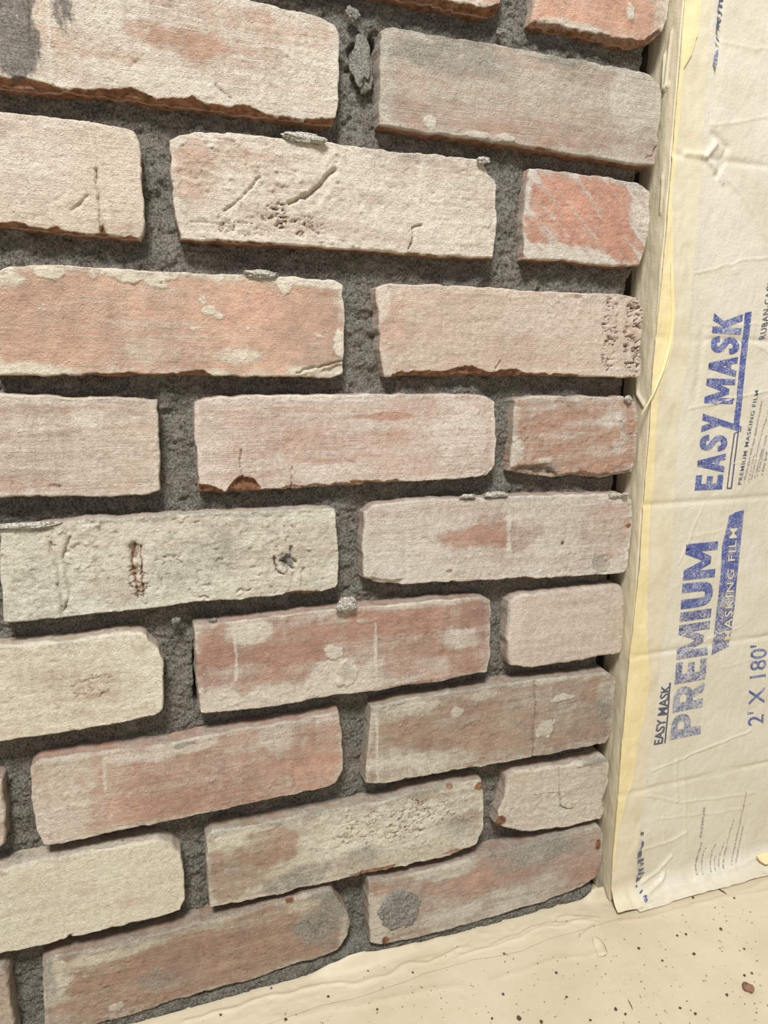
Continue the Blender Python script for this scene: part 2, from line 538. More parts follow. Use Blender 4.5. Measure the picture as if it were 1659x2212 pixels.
    clay = np.clip(cl*(1+0.16*n*np.array([1.0, 0.85, 0.7])), 0, 1)
    n2 = fbm(X*14+4, Z*20, seed+99, 3)[..., None]
    wcol = np.clip(wc*(1+0.05*n2*np.array([0.6, 1.0, 1.4])), 0, 1)
    V = np.stack([X, Y, Z], -1).reshape(-1, 3)
    F = grid_faces(nu, nv, flip=True)
    # sides back into the wall
    ring = np.r_[np.arange(nu), np.arange(1, nv)*nu+nu-1, (nv-1)*nu+np.arange(nu-2, -1, -1), np.arange(nv-2, 0, -1)*nu]
    nr = len(ring)
    which = np.r_[np.zeros(nu), np.full(nv-1, 3), np.ones(nu-1), np.full(nv-2, 2)]
    cen = np.array([X.mean(), Z.mean()])
    front = V[ring]
    allV, allF = [V], [F]
    am_, ac, aw = [np.stack([wash, grey, raw, dark], -1).reshape(-1, 4)], [clay.reshape(-1, 3)], [wcol.reshape(-1, 3)]
    prev = ring
    base = len(V)
    deps = np.array([0.03, 0.08, 0.16, 0.30, 0.52, 1.0])
    for k, dp in enumerate(deps):
        nn = fbm(front[:, 0]*160+k*0.7, front[:, 2]*160+k*0.5, seed+120, 3)
        W2 = front.copy()
        W2[:, 1] = front[:, 1] + (0.026-front[:, 1])*dp
        out = (front[:, [0, 2]]-cen)
        sgn = np.zeros_like(out)
        sgn[which == 0, 1] = 1; sgn[which == 1, 1] = -1; sgn[which == 3, 0] = 1; sgn[which == 2, 0] = -1
        off = (0.00008*(k+1) + 0.0005*nn*min(1, k/3))[:, None]*sgn
        W2[:, [0, 2]] += off
        idx = base + np.arange(nr)
        base += nr
        allV.append(W2)
        allF.append(np.stack([prev, np.roll(prev, -1), np.roll(idx, -1), idx], 1))
        rawv = np.array([0.22, 0.75, 0.0, 0.0])[which.astype(int)]*min(1, (k+1)/2.5) + 0.25*nn
        ws = w0*0.75 - 0.05*k + 0.25*nn
        ws = np.where(which >= 2, np.maximum(ws, 0.55+0.3*nn), ws)
        ws = np.where(which == 0, np.maximum(ws, 0.48+0.3*nn), ws)
        am_.append(np.stack([ws, np.where(which >= 2, 0.5, 0.30)+0.35*nn, rawv, 0*nn], -1))
        ac.append(np.tile(cl, (nr, 1)))
        aw.append(np.tile(wc*0.92, (nr, 1)))
        prev = idx
    V = np.vstack(allV)
    F = np.vstack(allF)
    one = lambda a, q=1.0: np.hstack([np.vstack(a), np.full((len(V), 1), q)])
    o = mesh_np('brick', V, F, BRICK, wall, True,
                {'mask': np.vstack(am_), 'clay': one(ac, B.get('streak', 1.0)), 'washcol': one(aw)})
    if B.get('label'):
        o['label'] = B['label']
    return o

K1, K2, K3, K4 = (196, 136, 110), (176, 124, 106), (156, 116, 98), (202, 158, 138)
BR = {}
BR['0a'] = dict(seed=1, w=0.72, clay=K1, r=2.2, chips=(1, 2.2, 1, 1),
    top=[(425, -300), (760, -245), (1098, -190)], bot=[(430, -92), (640, -52), (860, -10), (940, 3), (1000, 18), (1050, 26), (1082, 18)],
    feat=[('wedge', [(600, -60), (860, -22), (940, -6), (1000, 8), (1040, 18), (1090, 5), (1090, 50), (600, 0)], 2.4, .7)])
BR['0b'] = dict(seed=2, w=0.42, clay=(205, 138, 108), r=2.6, chips=(1, 2.2, 1, 1.6),
    top=[(1165, -180), (1320, -155), (1462, -132)], bot=[(1150, 48), (1200, 58), (1275, 72), (1325, 86), (1375, 96), (1418, 84)],
    right=[(1458, -60), (1447, 20), (1436, 62)], left=[(1158, -40), (1155, 20)],
    feat=[('wedge', [(1140, 44), (1200, 48), (1262, 63), (1330, 76), (1395, 82), (1430, 60), (1440, 120), (1140, 80)], 2.4, .6), ('wash', 1250, 60, 90, 16, .5), ('bump', 1364, 22, 9, 20, .8, .6), ('wash', 1430, 40, 16, 60, .4)])
BR['1a'] = dict(seed=3, w=0.80, wv=.16, clay=(196, 142, 118), r=1.8, chips=(1.0, 4.2, .8, .8),
    label='long pale brick with a charcoal-stained end and a ragged brown lower edge',
    top=[(-60, -92), (250, -48), (540, 0), (620, 20), (690, 36), (722, 52)],
    right=[(733, 72), (735, 150), (733, 225)],
    bot=[(-60, 180), (0, 184), (115, 194), (240, 202), (345, 219), (450, 229), (575, 249), (650, 260), (722, 266)],
    feat=[('wedge', [(-80, 163), (50, 164), (115, 184), (200, 193), (280, 187), (345, 212), (415, 205), (450, 222), (500, 232), (525, 222), (575, 247), (650, 260), (730, 266), (730, 290), (-80, 230)], 3.0, .75), ('red', 410, 95, 75, 38, .5), ('red', 310, 62, 50, 26, .4), ('dark', 25, 70, 62, 110, .8), ('dark', 140, 40, 34, 60, .6),
          ('grey', 60, 120, 90, 70, .35), ('crack', [(62, -20), (66, 60), (70, 125)], .7, .9, .7), ('ridge', [(106, -20), (108, 90), (114, 180)], .7, .6),
          ('crack', [(465, 182), (482, 200), (500, 213)], .7, .9, .2), ('crack', [(285, 145), (300, 128), (308, 120)], .8, .5, .1),
          ('wash', 330, 165, 130, 30, .3), ('red', 560, 35, 40, 22, .25)])
BR['1b'] = dict(seed=4, w=0.58, g=.28, gv=.2, wv=.12, clay=(168, 128, 112), washc=(206, 196, 182), r=1.3, relief=.8, chips=(.9, 1.0, .5, .7),
    label='greyish taupe brick beside the trim with small splashes of wash on its lower edge',
    top=[(822, 66), (838, 58), (925, 73), (1020, 88), (1125, 105), (1175, 118), (1250, 128), (1325, 143), (1398, 158), (1424, 182)],
    right=[(1428, 200), (1425, 260), (1420, 320)], left=[(821, 160)],
    bot=[(820, 268), (900, 284), (1000, 297), (1100, 310), (1225, 331), (1350, 352), (1414, 356)],
    feat=[('bump', 932, 268, 17, 20, .35, .7), ('bump', 1030, 292, 30, 9, .6, .6), ('bump', 1092, 298, 24, 8, .6, .6),
          ('wash', 1380, 220, 60, 80, .4), ('grey', 1000, 130, 180, 40, .3), ('red', 1100, 290, 240, 30, .12), ('wash', 840, 165, 18, 110, .2),
          ('crack', [(1395, 342), (1410, 335), (1418, 318)], .5, .8, .2), ('crack', [(1212, 262), (1216, 272)], .4, .5, .2)])
BR['2a'] = dict(seed=5, w=0.80, wv=.14, clay=K4, washc=(222, 206, 190), r=1.5, chips=(1.2, 1.5, .8, 1),
    top=[(-385, 218), (-200, 226), (0, 240), (75, 246), (175, 260), (250, 272), (288, 284)],
    right=[(302, 308), (308, 400), (312, 480)],
    bot=[(-385, 452), (-180, 470), (0, 485), (75, 494), (150, 504), (220, 509), (304, 516)],
    feat=[('wedge', [(-400, 470), (0, 478), (40, 480), (80, 492), (120, 490), (170, 502), (214, 505), (220, 476), (232, 506), (312, 514), (312, 535), (-400, 500)], 1.6, .7), ('ridge', [(196, 285), (205, 370)], .6, .5), ('crack', [(205, 365), (212, 430), (215, 480), (222, 512)], .8, 1.3, .6), ('pit', 222, 498, 9, 12, 1.6, .8),
          ('crack', [(155, 455), (175, 440), (192, 424)], 1.0, .9, .1), ('crack', [(100, 440), (140, 416)], .6, .4, .0), ('wash', 255, 390, 40, 60, .2)])
BR['2b'] = dict(streak=0.7, seed=6, w=0.83, wv=.14, clay=K4, washc=(224, 210, 195), r=1.5, relief=1.4, chips=(1.4, 1.2, .8, 1.4),
    label='pale brick with two slanting gouges and a patch of puckered skin',
    top=[(367, 302), (384, 289), (450, 283), (500, 286), (600, 296), (700, 306), (800, 320), (890, 331), (950, 333), (1043, 346), (1052, 374), (1072, 400)],
    right=[(1070, 450), (1073, 500)], left=[(371, 400), (379, 470)],
    bot=[(392, 516), (500, 523), (650, 531), (825, 543), (900, 550), (1066, 558)],
    feat=[('red', 420, 385, 60, 70, .35), ('red', 520, 345, 120, 22, .25), ('crack', [(484, 456), (520, 430), (562, 384)], .9, 1.2, .35), ('ridge', [(480, 462), (560, 392)], .8, .4),
          ('crack', [(625, 440), (672, 420), (705, 385), (724, 366)], 1.4, 2.0, .45), ('ridge', [(690, 450), (730, 385)], 2.0, .7),
          ('gator', 600, 465, 38, 32, 1.1), ('gator', 660, 490, 40, 26, 1.0), ('gator', 530, 495, 60, 18, .7),
          ('crack', [(912, 484), (892, 492), (892, 512), (882, 535)], .6, 1.4, .6), ('ridge', [(915, 345), (905, 420), (900, 540)], 1.6, .35),
          ('crack', [(415, 482), (480, 486)], .7, .7, .1), ('wash', 960, 460, 90, 70, .2)])
BR['2c'] = dict(seed=7, w=0.30, wv=.12, clay=(190, 118, 94), washc=(216, 204, 192), r=1.5, rim=.5, chips=(1.2, 1.6, 1.2, 1.2),
    label='short red brick with slanting brush strokes of wash beside the trim',
    top=[(1145, 364), (1180, 364), (1250, 373), (1325, 383), (1388, 396), (1406, 414)],
    right=[(1406, 475), (1394, 540)], left=[(1139, 420), (1133, 480)],
    bot=[(1136, 560), (1200, 560), (1260, 569), (1330, 576), (1382, 574)],
    feat=[('strokes', -0.75, 330, .45), ('wash', 1385, 440, 28, 110, .6), ('wash', 1200, 545, 110, 20, .6), ('wash', 1190, 520, 40, 40, .3),
          ('grey', 1385, 520, 30, 60, .3), ('grey', 1240, 575, 90, 9, .5), ('red', 1330, 500, 30, 50, .4)])
BR['3a'] = dict(seed=8, w=0.33, wv=.10, clay=(203, 150, 126), washc=(226, 213, 196), r=1.4, rim=.45, relief=.8, chips=(.8, 1.6, .8, .9),
    label='long salmon brick with a flaking white upper edge and white flecks',
    top=[(-10, 592), (14, 573), (100, 572), (200, 577), (350, 587), (450, 590), (550, 594), (650, 600), (722, 605), (740, 616)],
    right=[(745, 690), (744, 760)], left=[(-14, 700)],
    bot=[(-10, 812), (75, 812), (150, 810), (250, 811), (400, 811), (500, 813), (600, 813), (715, 816), (741, 806)],
    feat=[('wedge', [(250, 808), (275, 801), (320, 806), (395, 802), (430, 797), (460, 808), (460, 825), (250, 825)], 1.4, .7), ('wedge', [(640, 808), (700, 793), (746, 780), (746, 830), (640, 830)], 1.2, .15), ('bump', 110, 588, 34, 15, .6, .7), ('bump', 300, 596, 100, 16, .6, .7), ('bump', 335, 612, 30, 12, .6, .7), ('wash', 15, 600, 40, 24, .6),
          ('bump', 452, 672, 14, 10, .5, .7), ('bump', 470, 684, 10, 7, .5, .7), ('bump', 438, 650, 8, 10, .4, .5), ('bump', 612, 618, 16, 22, .5, .6), ('wash', 690, 612, 60, 12, .7),
          ('bump', 733, 745, 13, 36, .5, .7), ('wash', 60, 800, 120, 16, .7), ('wash', 690, 800, 60, 10, .5), ('wash', 515, 770, 50, 20, .4), ('wash', 310, 760, 60, 30, .25),
          ('red', 30, 645, 45, 26, .35), ('red', 640, 690, 110, 60, .15), ('pit', 350, 611, 4, 4, .8, .6), ('crack', [(640, 805), (700, 790), (742, 778)], .8, 1.0, .3),
          ('crack', [(360, 588), (372, 600)], .5, .6, .1), ('bump', 535, 710, 5, 4, .4, .6), ('bump', 690, 728, 10, 6, .4, .6), ('bump', 420, 710, 12, 5, .3, .5)])
BR['3b'] = dict(streak=0.6, seed=9, w=0.76, wv=.12, clay=(206, 164, 144), washc=(222, 203, 188), r=1.3, chips=(1.0, 3.0, 1.0, 1.6),
    label='pinkish brick with crackled skin on its end against the trim',
    top=[(814, 620), (830, 612), (950, 615), (1050, 621), (1150, 627), (1250, 632), (1350, 637), (1380, 643)],
    right=[(1392, 675), (1387, 715), (1382, 755), (1386, 790)], left=[(820, 700), (821, 750)],
    bot=[(832, 813), (900, 812), (1000, 811), (1125, 810), (1250, 813), (1380, 816)],
    feat=[('wedge', [(845, 806), (870, 801), (960, 800), (990, 791), (1020, 790), (1060, 801), (1110, 797), (1140, 803), (1250, 809), (1250, 825), (845, 825)], 2.2, .7), ('gator', 1372, 720, 26, 95, 1.5), ('gator', 1318, 715, 17, 90, 1.2), ('pit', 1362, 660, 14, 8, 1.6, .6), ('red', 850, 700, 40, 60, .3), ('wash', 828, 655, 14, 40, .5),
          ('red', 1100, 740, 60, 30, .15), ('raw', 1245, 640, 25, 8, .5), ('crack', [(957, 625), (957, 720)], .6, .4, .2), ('crack', [(1070, 795), (1082, 782)], .6, .9, .5)])
BR['4a'] = dict(seed=10, w=0.78, wv=.14, clay=(190, 146, 128), washc=(220, 205, 190), r=1.4, chips=(.8, 2.2, .8, .9),
    top=[(-350, 842), (-150, 846), (0, 851), (150, 858), (338, 863)], right=[(342, 915), (346, 990), (345, 1045)],
    bot=[(-350, 1082), (-150, 1080), (0, 1075), (150, 1071), (225, 1073), (322, 1068), (344, 1060)],
    feat=[('wash', 200, 905, 40, 26, .3), ('grey', 310, 940, 30, 60, .15), ('pit', 118, 1052, 16, 6, 1.0, .3), ('red', 60, 1040, 90, 26, .25), ('red', 60, 890, 100, 14, .2)])
BR['4b'] = dict(seed=11, w=0.80, wv=.14, clay=(190, 132, 112), washc=(224, 208, 195), r=1.5, chips=(1.0, 3.0, .7, .9),
    label='pale pink brick with orange breaks along its lower edge',
    top=[(420, 868), (434, 860), (550, 856), (750, 851), (850, 852), (1000, 852), (1053, 855), (1071, 866)],
    right=[(1073, 940), (1070, 1005)], left=[(423, 960)],
    bot=[(432, 1063), (525, 1064), (625, 1056), (750, 1048), (850, 1041), (1000, 1034), (1052, 1030)],
    feat=[('wedge', [(425, 1045), (450, 1046), (480, 1056), (505, 1075), (425, 1075)], 2.4, .85), ('wedge', [(490, 1056), (505, 1040), (524, 1024), (545, 1034), (566, 1052), (560, 1075), (490, 1075)], 2.6, .8), ('wedge', [(610, 1050), (640, 1046), (700, 1044), (770, 1038), (860, 1034), (860, 1060), (610, 1070)], 1.0, .6), ('red', 825, 900, 75, 9, .7), ('red', 760, 960, 160, 34, .28), 
          ('crack', [(520, 970), (518, 1000), (526, 1028)], .5, 1.2, .6), ('crack', [(631, 1010), (630, 1052)], .5, 1.1, .5), ('wash', 990, 930, 60, 60, .3), ('raw', 770, 1040, 16, 5, .8), ('raw', 800, 1043, 20, 5, .8),
          ('crack', [(700, 985), (740, 988), (765, 1000)], .4, .5, .3), ('crack', [(940, 945), (990, 945), (1000, 905)], .4, .3, .1)])
BR['4c'] = dict(seed=12, w=0.34, wv=.14, clay=(184, 126, 102), washc=(218, 205, 192), r=1.6, rim=.35, relief=1.3, chips=(1.0, 3.2, 1.2, 1.2),
    label='short red-brown brick with white smears and a broken lower edge beside the trim',
    top=[(1114, 863), (1150, 857), (1250, 856), (1346, 857), (1370, 868)],
    right=[(1377, 900), (1377, 965), (1372, 1000)], left=[(1108, 940)],
    bot=[(1104, 1020), (1150, 1026), (1200, 1033), (1250, 1028), (1300, 1033), (1364, 1022)],
    feat=[('wedge', [(1095, 1008), (1130, 1004), (1165, 1002), (1195, 1012), (1210, 1024), (1250, 1017), (1290, 1022), (1365, 1014), (1365, 1045), (1095, 1045)], 2.6, .4), ('wash', 1325, 905, 30, 40, .45), ('wash', 1340, 960, 26, 22, .35), ('wash', 1122, 970, 20, 24, .7), ('wash', 1175, 994, 20, 8, .6), ('wash', 1290, 972, 30, 16, .3), ('grey', 1155, 1015, 50, 14, .7),
          ('pit', 1180, 1015, 34, 12, 1.6, .3), ('strokes', .35, 160, .2)])
BR['5a'] = dict(streak=0.35, seed=13, w=0.92, wv=.12, g=.22, gv=.22, clay=(176, 128, 108), washc=(220, 212, 196), r=1.5, relief=1.7, chips=(1.2, 2.4, .8, 1.0),
    label='long rough off-white brick with a dark star-shaped hole and reddish pits',
    top=[(-2, 1143), (100, 1131), (200, 1121), (400, 1111), (600, 1101), (700, 1098), (726, 1103)],
    right=[(728, 1160), (731, 1225), (728, 1260)], left=[(2, 1240)],
    bot=[(8, 1344), (75, 1341), (200, 1326), (350, 1313), (425, 1302), (550, 1291), (690, 1279), (722, 1270)],
    feat=[('pit', 620, 1208, 16, 14, 2.6, .1, 1.0), ('crack', [(628, 1182), (631, 1205), (640, 1215)], .9, 2.2, .1), ('crack', [(594, 1200), (596, 1228), (606, 1238)], .8, 2.0, .1), ('crack', [(606, 1212), (622, 1218), (634, 1226)], .8, 2.0, .1), ('dark', 616, 1212, 20, 20, .55), ('crack', [(290, 1172), (283, 1212), (292, 1245), (300, 1292)], 1.2, 1.2, .95), ('crack', [(304, 1180), (306, 1230), (312, 1288)], .9, 1.0, .9), ('crack', [(595, 1205), (598, 1235), (615, 1240)], .7, 1.4, .3), ('pit', 622, 1160, 9, 7, 1.2, .4), ('crack', [(615, 1135), (618, 1170)], .5, .9, .3),  # the dark values here paint shade into the star-shaped hole
          ('pit', 292, 1190, 14, 16, 1.6, .7), ('pit', 290, 1240, 12, 18, 1.2, .7), ('pit', 308, 1270, 8, 18, 1.2, .6), ('gator', 300, 1260, 24, 40, 1.0),
          ('crack', [(108, 1170), (118, 1215), (128, 1270), (134, 1330)], .9, 1.3, .5), ('crack', [(150, 1160), (138, 1205), (145, 1260), (150, 1290), (138, 1320)], .9, 1.3, .5), ('pit', 146, 1195, 10, 9, 1.4, .5),
          ('crack', [(430, 1292), (442, 1286), (452, 1292)], .8, .8, .7), ('crack', [(510, 1280), (522, 1272), (530, 1278), (540, 1274)], .7, .8, .7), ('crack', [(635, 1240), (628, 1270)], .7, .9, .6), ('crack', [(655, 1225), (650, 1265)], .6, .9, .5), ('crack', [(365, 1150), (372, 1165)], .7, .8, .4),
          ('gator', 375, 1210, 30, 14, .8), ('dark', 640, 1130, 60, 14, .25), ('grey', 420, 1200, 120, 60, .25), ('red', 240, 1250, 60, 50, .2)])
BR['5b'] = dict(seed=14, w=0.84, wv=.14, clay=(178, 122, 104), washc=(217, 205, 193), r=1.9, chips=(1.0, 2.2, .9, 1.0),
    label='off-white brick with a rosy patch and a shallow round dent near the trim',
    top=[(788, 1108), (806, 1090), (900, 1080), (1050, 1075), (1200, 1070), (1348, 1067), (1365, 1078)],
    right=[(1365, 1135), (1360, 1185), (1354, 1225)], left=[(785, 1180)],
    bot=[(785, 1252), (825, 1262), (900, 1263), (950, 1260), (1075, 1253), (1200, 1248), (1344, 1238)],
    feat=[('wedge', [(778, 1242), (830, 1250), (878, 1250), (862, 1275), (778, 1275)], 2.0, .4), ('red', 1020, 1163, 75, 22, .55), ('red', 1070, 1145, 40, 40, .4), ('red', 1130, 1160, 40, 30, .25), ('ridge', [(1098, 1120), (1100, 1200)], 2.0, .2), ('pit', 1295, 1217, 24, 18, 1.1, .25), ('grey', 1295, 1220, 22, 18, .7), ('pit', 1216, 1174, 5, 6, 1.0, .9),
          ('red', 1310, 1150, 60, 50, .25), ('raw', 1357, 1135, 7, 6, .9), ('pit', 972, 1236, 6, 4, .8, .7), ('crack', [(948, 1150), (952, 1162)], .4, .6, .2)])
BR['6a'] = dict(streak=0.25, seed=15, w=0.92, wv=.10, clay=(196, 158, 134), washc=(225, 213, 194), r=2.2, chips=(1.4, 1.2, .8, 1.6),
    top=[(-345, 1432), (-150, 1412), (0, 1395), (100, 1388), (170, 1383), (225, 1371), (308, 1363), (320, 1380), (344, 1405)],
    right=[(352, 1428), (353, 1485)],
    bot=[(-345, 1665), (-150, 1632), (0, 1602), (100, 1588), (200, 1573), (275, 1561), (338, 1544), (352, 1530)],
    feat=[('red', 150, 1450, 120, 16, .22), ('red', 250, 1480, 80, 40, .18), ('grey', 210, 1480, 60, 40, .12), ('gator', 200, 1480, 50, 30, .4)])
BR['6b'] = dict(seed=16, w=0.46, wv=.24, clay=(166, 112, 96), washc=(216, 203, 188), r=1.4, rim=.35, chips=(1.2, 1.4, .7, .9),
    label='mottled red brick with white smears and small mortar blobs on its face',
    top=[(419, 1354), (500, 1343), (600, 1331), (700, 1318), (750, 1313), (850, 1306), (950, 1296), (1048, 1291), (1062, 1298)],
    right=[(1060, 1360), (1058, 1425)], left=[(425, 1450)],
    bot=[(434, 1544), (500, 1538), (650, 1518), (700, 1506), (750, 1501), (850, 1486), (950, 1473), (1052, 1450)],
    feat=[('red', 462, 1400, 45, 50, .4), ('red', 600, 1420, 110, 26, .35), ('wash', 540, 1365, 60, 22, .6), ('wash', 620, 1500, 150, 26, .55), ('wash', 470, 1510, 60, 30, .4), ('red', 860, 1345, 160, 28, .45), ('wash', 740, 1350, 26, 20, .3),
          ('bump', 720, 1410, 22, 16, .9, .7), ('bump', 748, 1452, 22, 26, 1.2, .7), ('grey', 748, 1452, 18, 20, .4), ('wash', 720, 1470, 60, 40, .5), ('wash', 990, 1380, 40, 30, .5), ('ridge', [(811, 1345), (813, 1470)], .9, .2), ('ridge', [(508, 1360), (510, 1470)], .8, .2), ('wash', 830, 1455, 140, 30, .3),
          ('bump', 790, 1340, 26, 6, .5, .6), ('raw', 900, 1475, 120, 5, .5)])
BR['6c'] = dict(streak=0.15, seed=17, w=0.86, wv=.08, clay=(200, 164, 148), washc=(221, 204, 190), r=3.4, relief=.6, chips=(.6, 1.0, .8, .7), rim=.1,
    label='short smooth pinkish-cream brick with soft rounded edges beside the trim',
    top=[(1102, 1300), (1116, 1287), (1200, 1278), (1300, 1268), (1346, 1265)],
    right=[(1352, 1290), (1350, 1360), (1345, 1400)], left=[(1099, 1350), (1098, 1410)],
    bot=[(1103, 1438), (1150, 1443), (1225, 1433), (1300, 1418), (1340, 1413)],
    feat=[('wash', 1112, 1340, 14, 60, .2)])
BR['7a'] = dict(seed=18, w=0.50, wv=.14, clay=(184, 126, 106), washc=(214, 199, 184), r=1.9, rim=.3, chips=(1.0, 1.2, .9, .9),
    top=[(66, 1660), (84, 1644), (200, 1630), (350, 1610), (500, 1579), (650, 1557), (732, 1538)],
    right=[(741, 1600), (742, 1660), (728, 1690)], left=[(67, 1730), (77, 1795)],
    bot=[(96, 1829), (150, 1821), (250, 1798), (350, 1776), (450, 1756), (600, 1723), (706, 1700)],
    feat=[('wash', 120, 1730, 80, 100, .4), ('wash', 330, 1630, 90, 16, .6), ('wash', 420, 1606, 60, 14, .6), ('grey', 400, 1612, 30, 9, .5), ('red', 640, 1640, 100, 40, .2), ('ridge', [(108, 1690), (125, 1760), (138, 1815)], 1.2, .4),
          ('wash', 600, 1600, 40, 40, .3), ('crack', [(632, 1650), (640, 1712)], .6, .4, .4), ('ridge', [(226, 1640), (228, 1710)], .9, .3), ('grey', 110, 1740, 60, 80, .2), ('red', 360, 1740, 200, 26, .15)])
BR['7b'] = dict(streak=0.6, seed=19, w=0.44, wv=.18, g=.12, clay=(158, 122, 104), washc=(210, 200, 184), r=1.6, rim=.35, chips=(1.0, 1.2, .9, 1.3),
    label='brownish brick split by a hairline upright crack, beside the trim',
    top=[(803, 1529), (850, 1516), (950, 1501), (1050, 1486), (1150, 1471), (1250, 1461), (1318, 1454), (1331, 1466)],
    right=[(1328, 1535), (1321, 1588)], left=[(796, 1612)],
    bot=[(790, 1693), (820, 1696), (900, 1681), (1000, 1663), (1050, 1656), (1150, 1638), (1250, 1618), (1306, 1606)],
    feat=[('crack', [(1156, 1472), (1158, 1530), (1154, 1570), (1152, 1636)], .45, 1.4, .3), ('wash', 850, 1650, 60, 40, .4), ('wash', 900, 1530, 90, 20, .5), ('wash', 1040, 1505, 40, 12, .5), ('bump', 1178, 1578, 20, 20, .4, .5), ('bump', 1220, 1508, 24, 8, .5, .5),
          ('bump', 985, 1540, 14, 10, .5, .5), ('grey', 1310, 1500, 20, 60, .4), ('wash', 1310, 1490, 22, 30, .4), ('wash', 960, 1640, 80, 20, .35), ('red', 900, 1590, 60, 30, .2), ('ridge', [(815, 1535), (817, 1690)], 1.0, .4), ('grey', 1240, 1540, 70, 50, .2)])
BR['8a'] = dict(streak=0.2, seed=20, w=0.96, wv=.06, clay=(196, 164, 140), washc=(226, 216, 197), r=2.0, relief=.7, chips=(1.2, 1.6, .8, 1.3),
    label='smooth cream brick with a faint ring mark and a tiny notch in its lower edge',
    top=[(-300, 1938), (-120, 1905), (0, 1884), (50, 1868), (150, 1848), (250, 1831), (348, 1814), (370, 1822), (390, 1846)],
    right=[(397, 1900), (398, 1945)],
    bot=[(-300, 2140), (-120, 2096), (0, 2063), (100, 2043), (150, 2028), (250, 2003), (350, 1981), (390, 1966)],
    feat=[('pit', 150, 2028, 8, 7, 2.0, .4), ('crack', [(136, 1970), (142, 1962), (158, 1958), (164, 1966), (156, 1976), (142, 1980), (136, 1970)], .5, .35, .2), ('red', 185, 1918, 40, 14, .3), ('red', 280, 1952, 60, 8, .35), ('raw', 5, 1886, 16, 7, .5), ('wash', 250, 1900, 100, 40, .1)])
BR['8b'] = dict(streak=0.35, seed=21, w=0.74, wv=.2, g=.12, gv=.25, clay=(162, 122, 102), washc=(217, 208, 190), r=1.7, relief=1.3, chips=(1.1, 1.8, .8, 1.2),
    label='brick with a brown patch at one end and dark pinpricks in its white wash',
    top=[(446, 1812), (460, 1797), (550, 1786), (650, 1766), (750, 1747), (825, 1734), (900, 1710), (1000, 1692), (1044, 1686)],
    right=[(1047, 1740), (1046, 1790)], left=[(449, 1880)],
    bot=[(454, 1962), (500, 1957), (600, 1936), (700, 1910), (775, 1891), (875, 1873), (950, 1856), (1028, 1824)],
    feat=[('red', 585, 1830, 60, 40, .45), ('red', 500, 1890, 80, 60, .35), ('grey', 640, 1900, 60, 30, .5), ('grey', 760, 1860, 60, 30, .35), ('wash', 490, 1815, 40, 26, .4), ('wash', 850, 1790, 140, 50, .35), ('dark', 860, 1765, 120, 22, .25), ('gator', 860, 1775, 140, 40, .5),
          ('raw', 1035, 1700, 12, 10, .8), ('raw', 972, 1700, 10, 7, .6), ('raw', 800, 1882, 60, 5, .7), ('raw', 980, 1838, 30, 5, .6), ('grey', 990, 1780, 30, 20, .3)])
BR['8c'] = dict(streak=0.25, seed=22, w=0.86, wv=.1, clay=(190, 150, 132), washc=(217, 205, 189), r=2.6, chips=(1.4, 1.0, 1.4, 1.2),
    label='short cream brick with a forked hairline crack and an orange lower corner',
    top=[(1098, 1680), (1114, 1668), (1200, 1658), (1275, 1645), (1306, 1633), (1316, 1648)],
    right=[(1317, 1690), (1308, 1725), (1308, 1755)], left=[(1093, 1725), (1080, 1755)],
    bot=[(1076, 1785), (1125, 1800), (1200, 1793), (1298, 1772)],
    feat=[('crack', [(1209, 1658), (1209, 1700), (1211, 1742), (1225, 1750), (1240, 1746)], .45, 1.4, .8), ('crack', [(1155, 1718), (1208, 1712)], .4, .6, .4), ('raw', 1086, 1774, 14, 12, .8), ('crack', [(1115, 1735), (1100, 1770), (1128, 1798)], .8, .5, .1),
          ('grey', 1285, 1650, 30, 10, .6), ('bump', 1262, 1652, 16, 5, .6, .6), ('raw', 1304, 1735, 5, 30, .5)])
BR['9a'] = dict(streak=0.6, seed=23, w=0.42, wv=.2, g=.12, gv=.2, clay=(154, 112, 94), washc=(206, 194, 176), r=1.9, rim=.3, relief=1.2, chips=(1.4, 1.4, 1.2, 1.4),
    label='brown brick of the lowest course with a grey cement smear on its rounded end',
    top=[(90, 2084), (114, 2069), (200, 2053), (300, 2031), (400, 2001), (500, 1981), (600, 1951), (716, 1918), (728, 1944), (752, 1968)],
    right=[(757, 1995), (754, 2020)], left=[(93, 2150)],
    bot=[(98, 2240), (180, 2222), (280, 2196), (360, 2171), (450, 2143), (550, 2116), (650, 2082), (696, 2071), (736, 2052)],
    feat=[('grey', 705, 1985, 62, 70, .8), ('dark', 700, 1995, 40, 40, .35), ('wash', 660, 1950, 60, 40, .5), ('wash', 110, 2110, 40, 60, .55), ('wash', 230, 2062, 130, 16, .5), ('grey', 105, 2120, 24, 60, .4), ('red', 400, 2060, 130, 40, .2), ('red', 220, 2160, 100, 50, .2), ('raw', 626, 1946, 12, 6, .8),
          ('grey', 360, 2110, 60, 30, .3), ('wash', 450, 2070, 80, 16, .2), ('bump', 250, 2178, 18, 10, .6, .6), ('pit', 690, 2005, 16, 14, .8, .0), ('wash', 740, 1990, 16, 50, .5)])
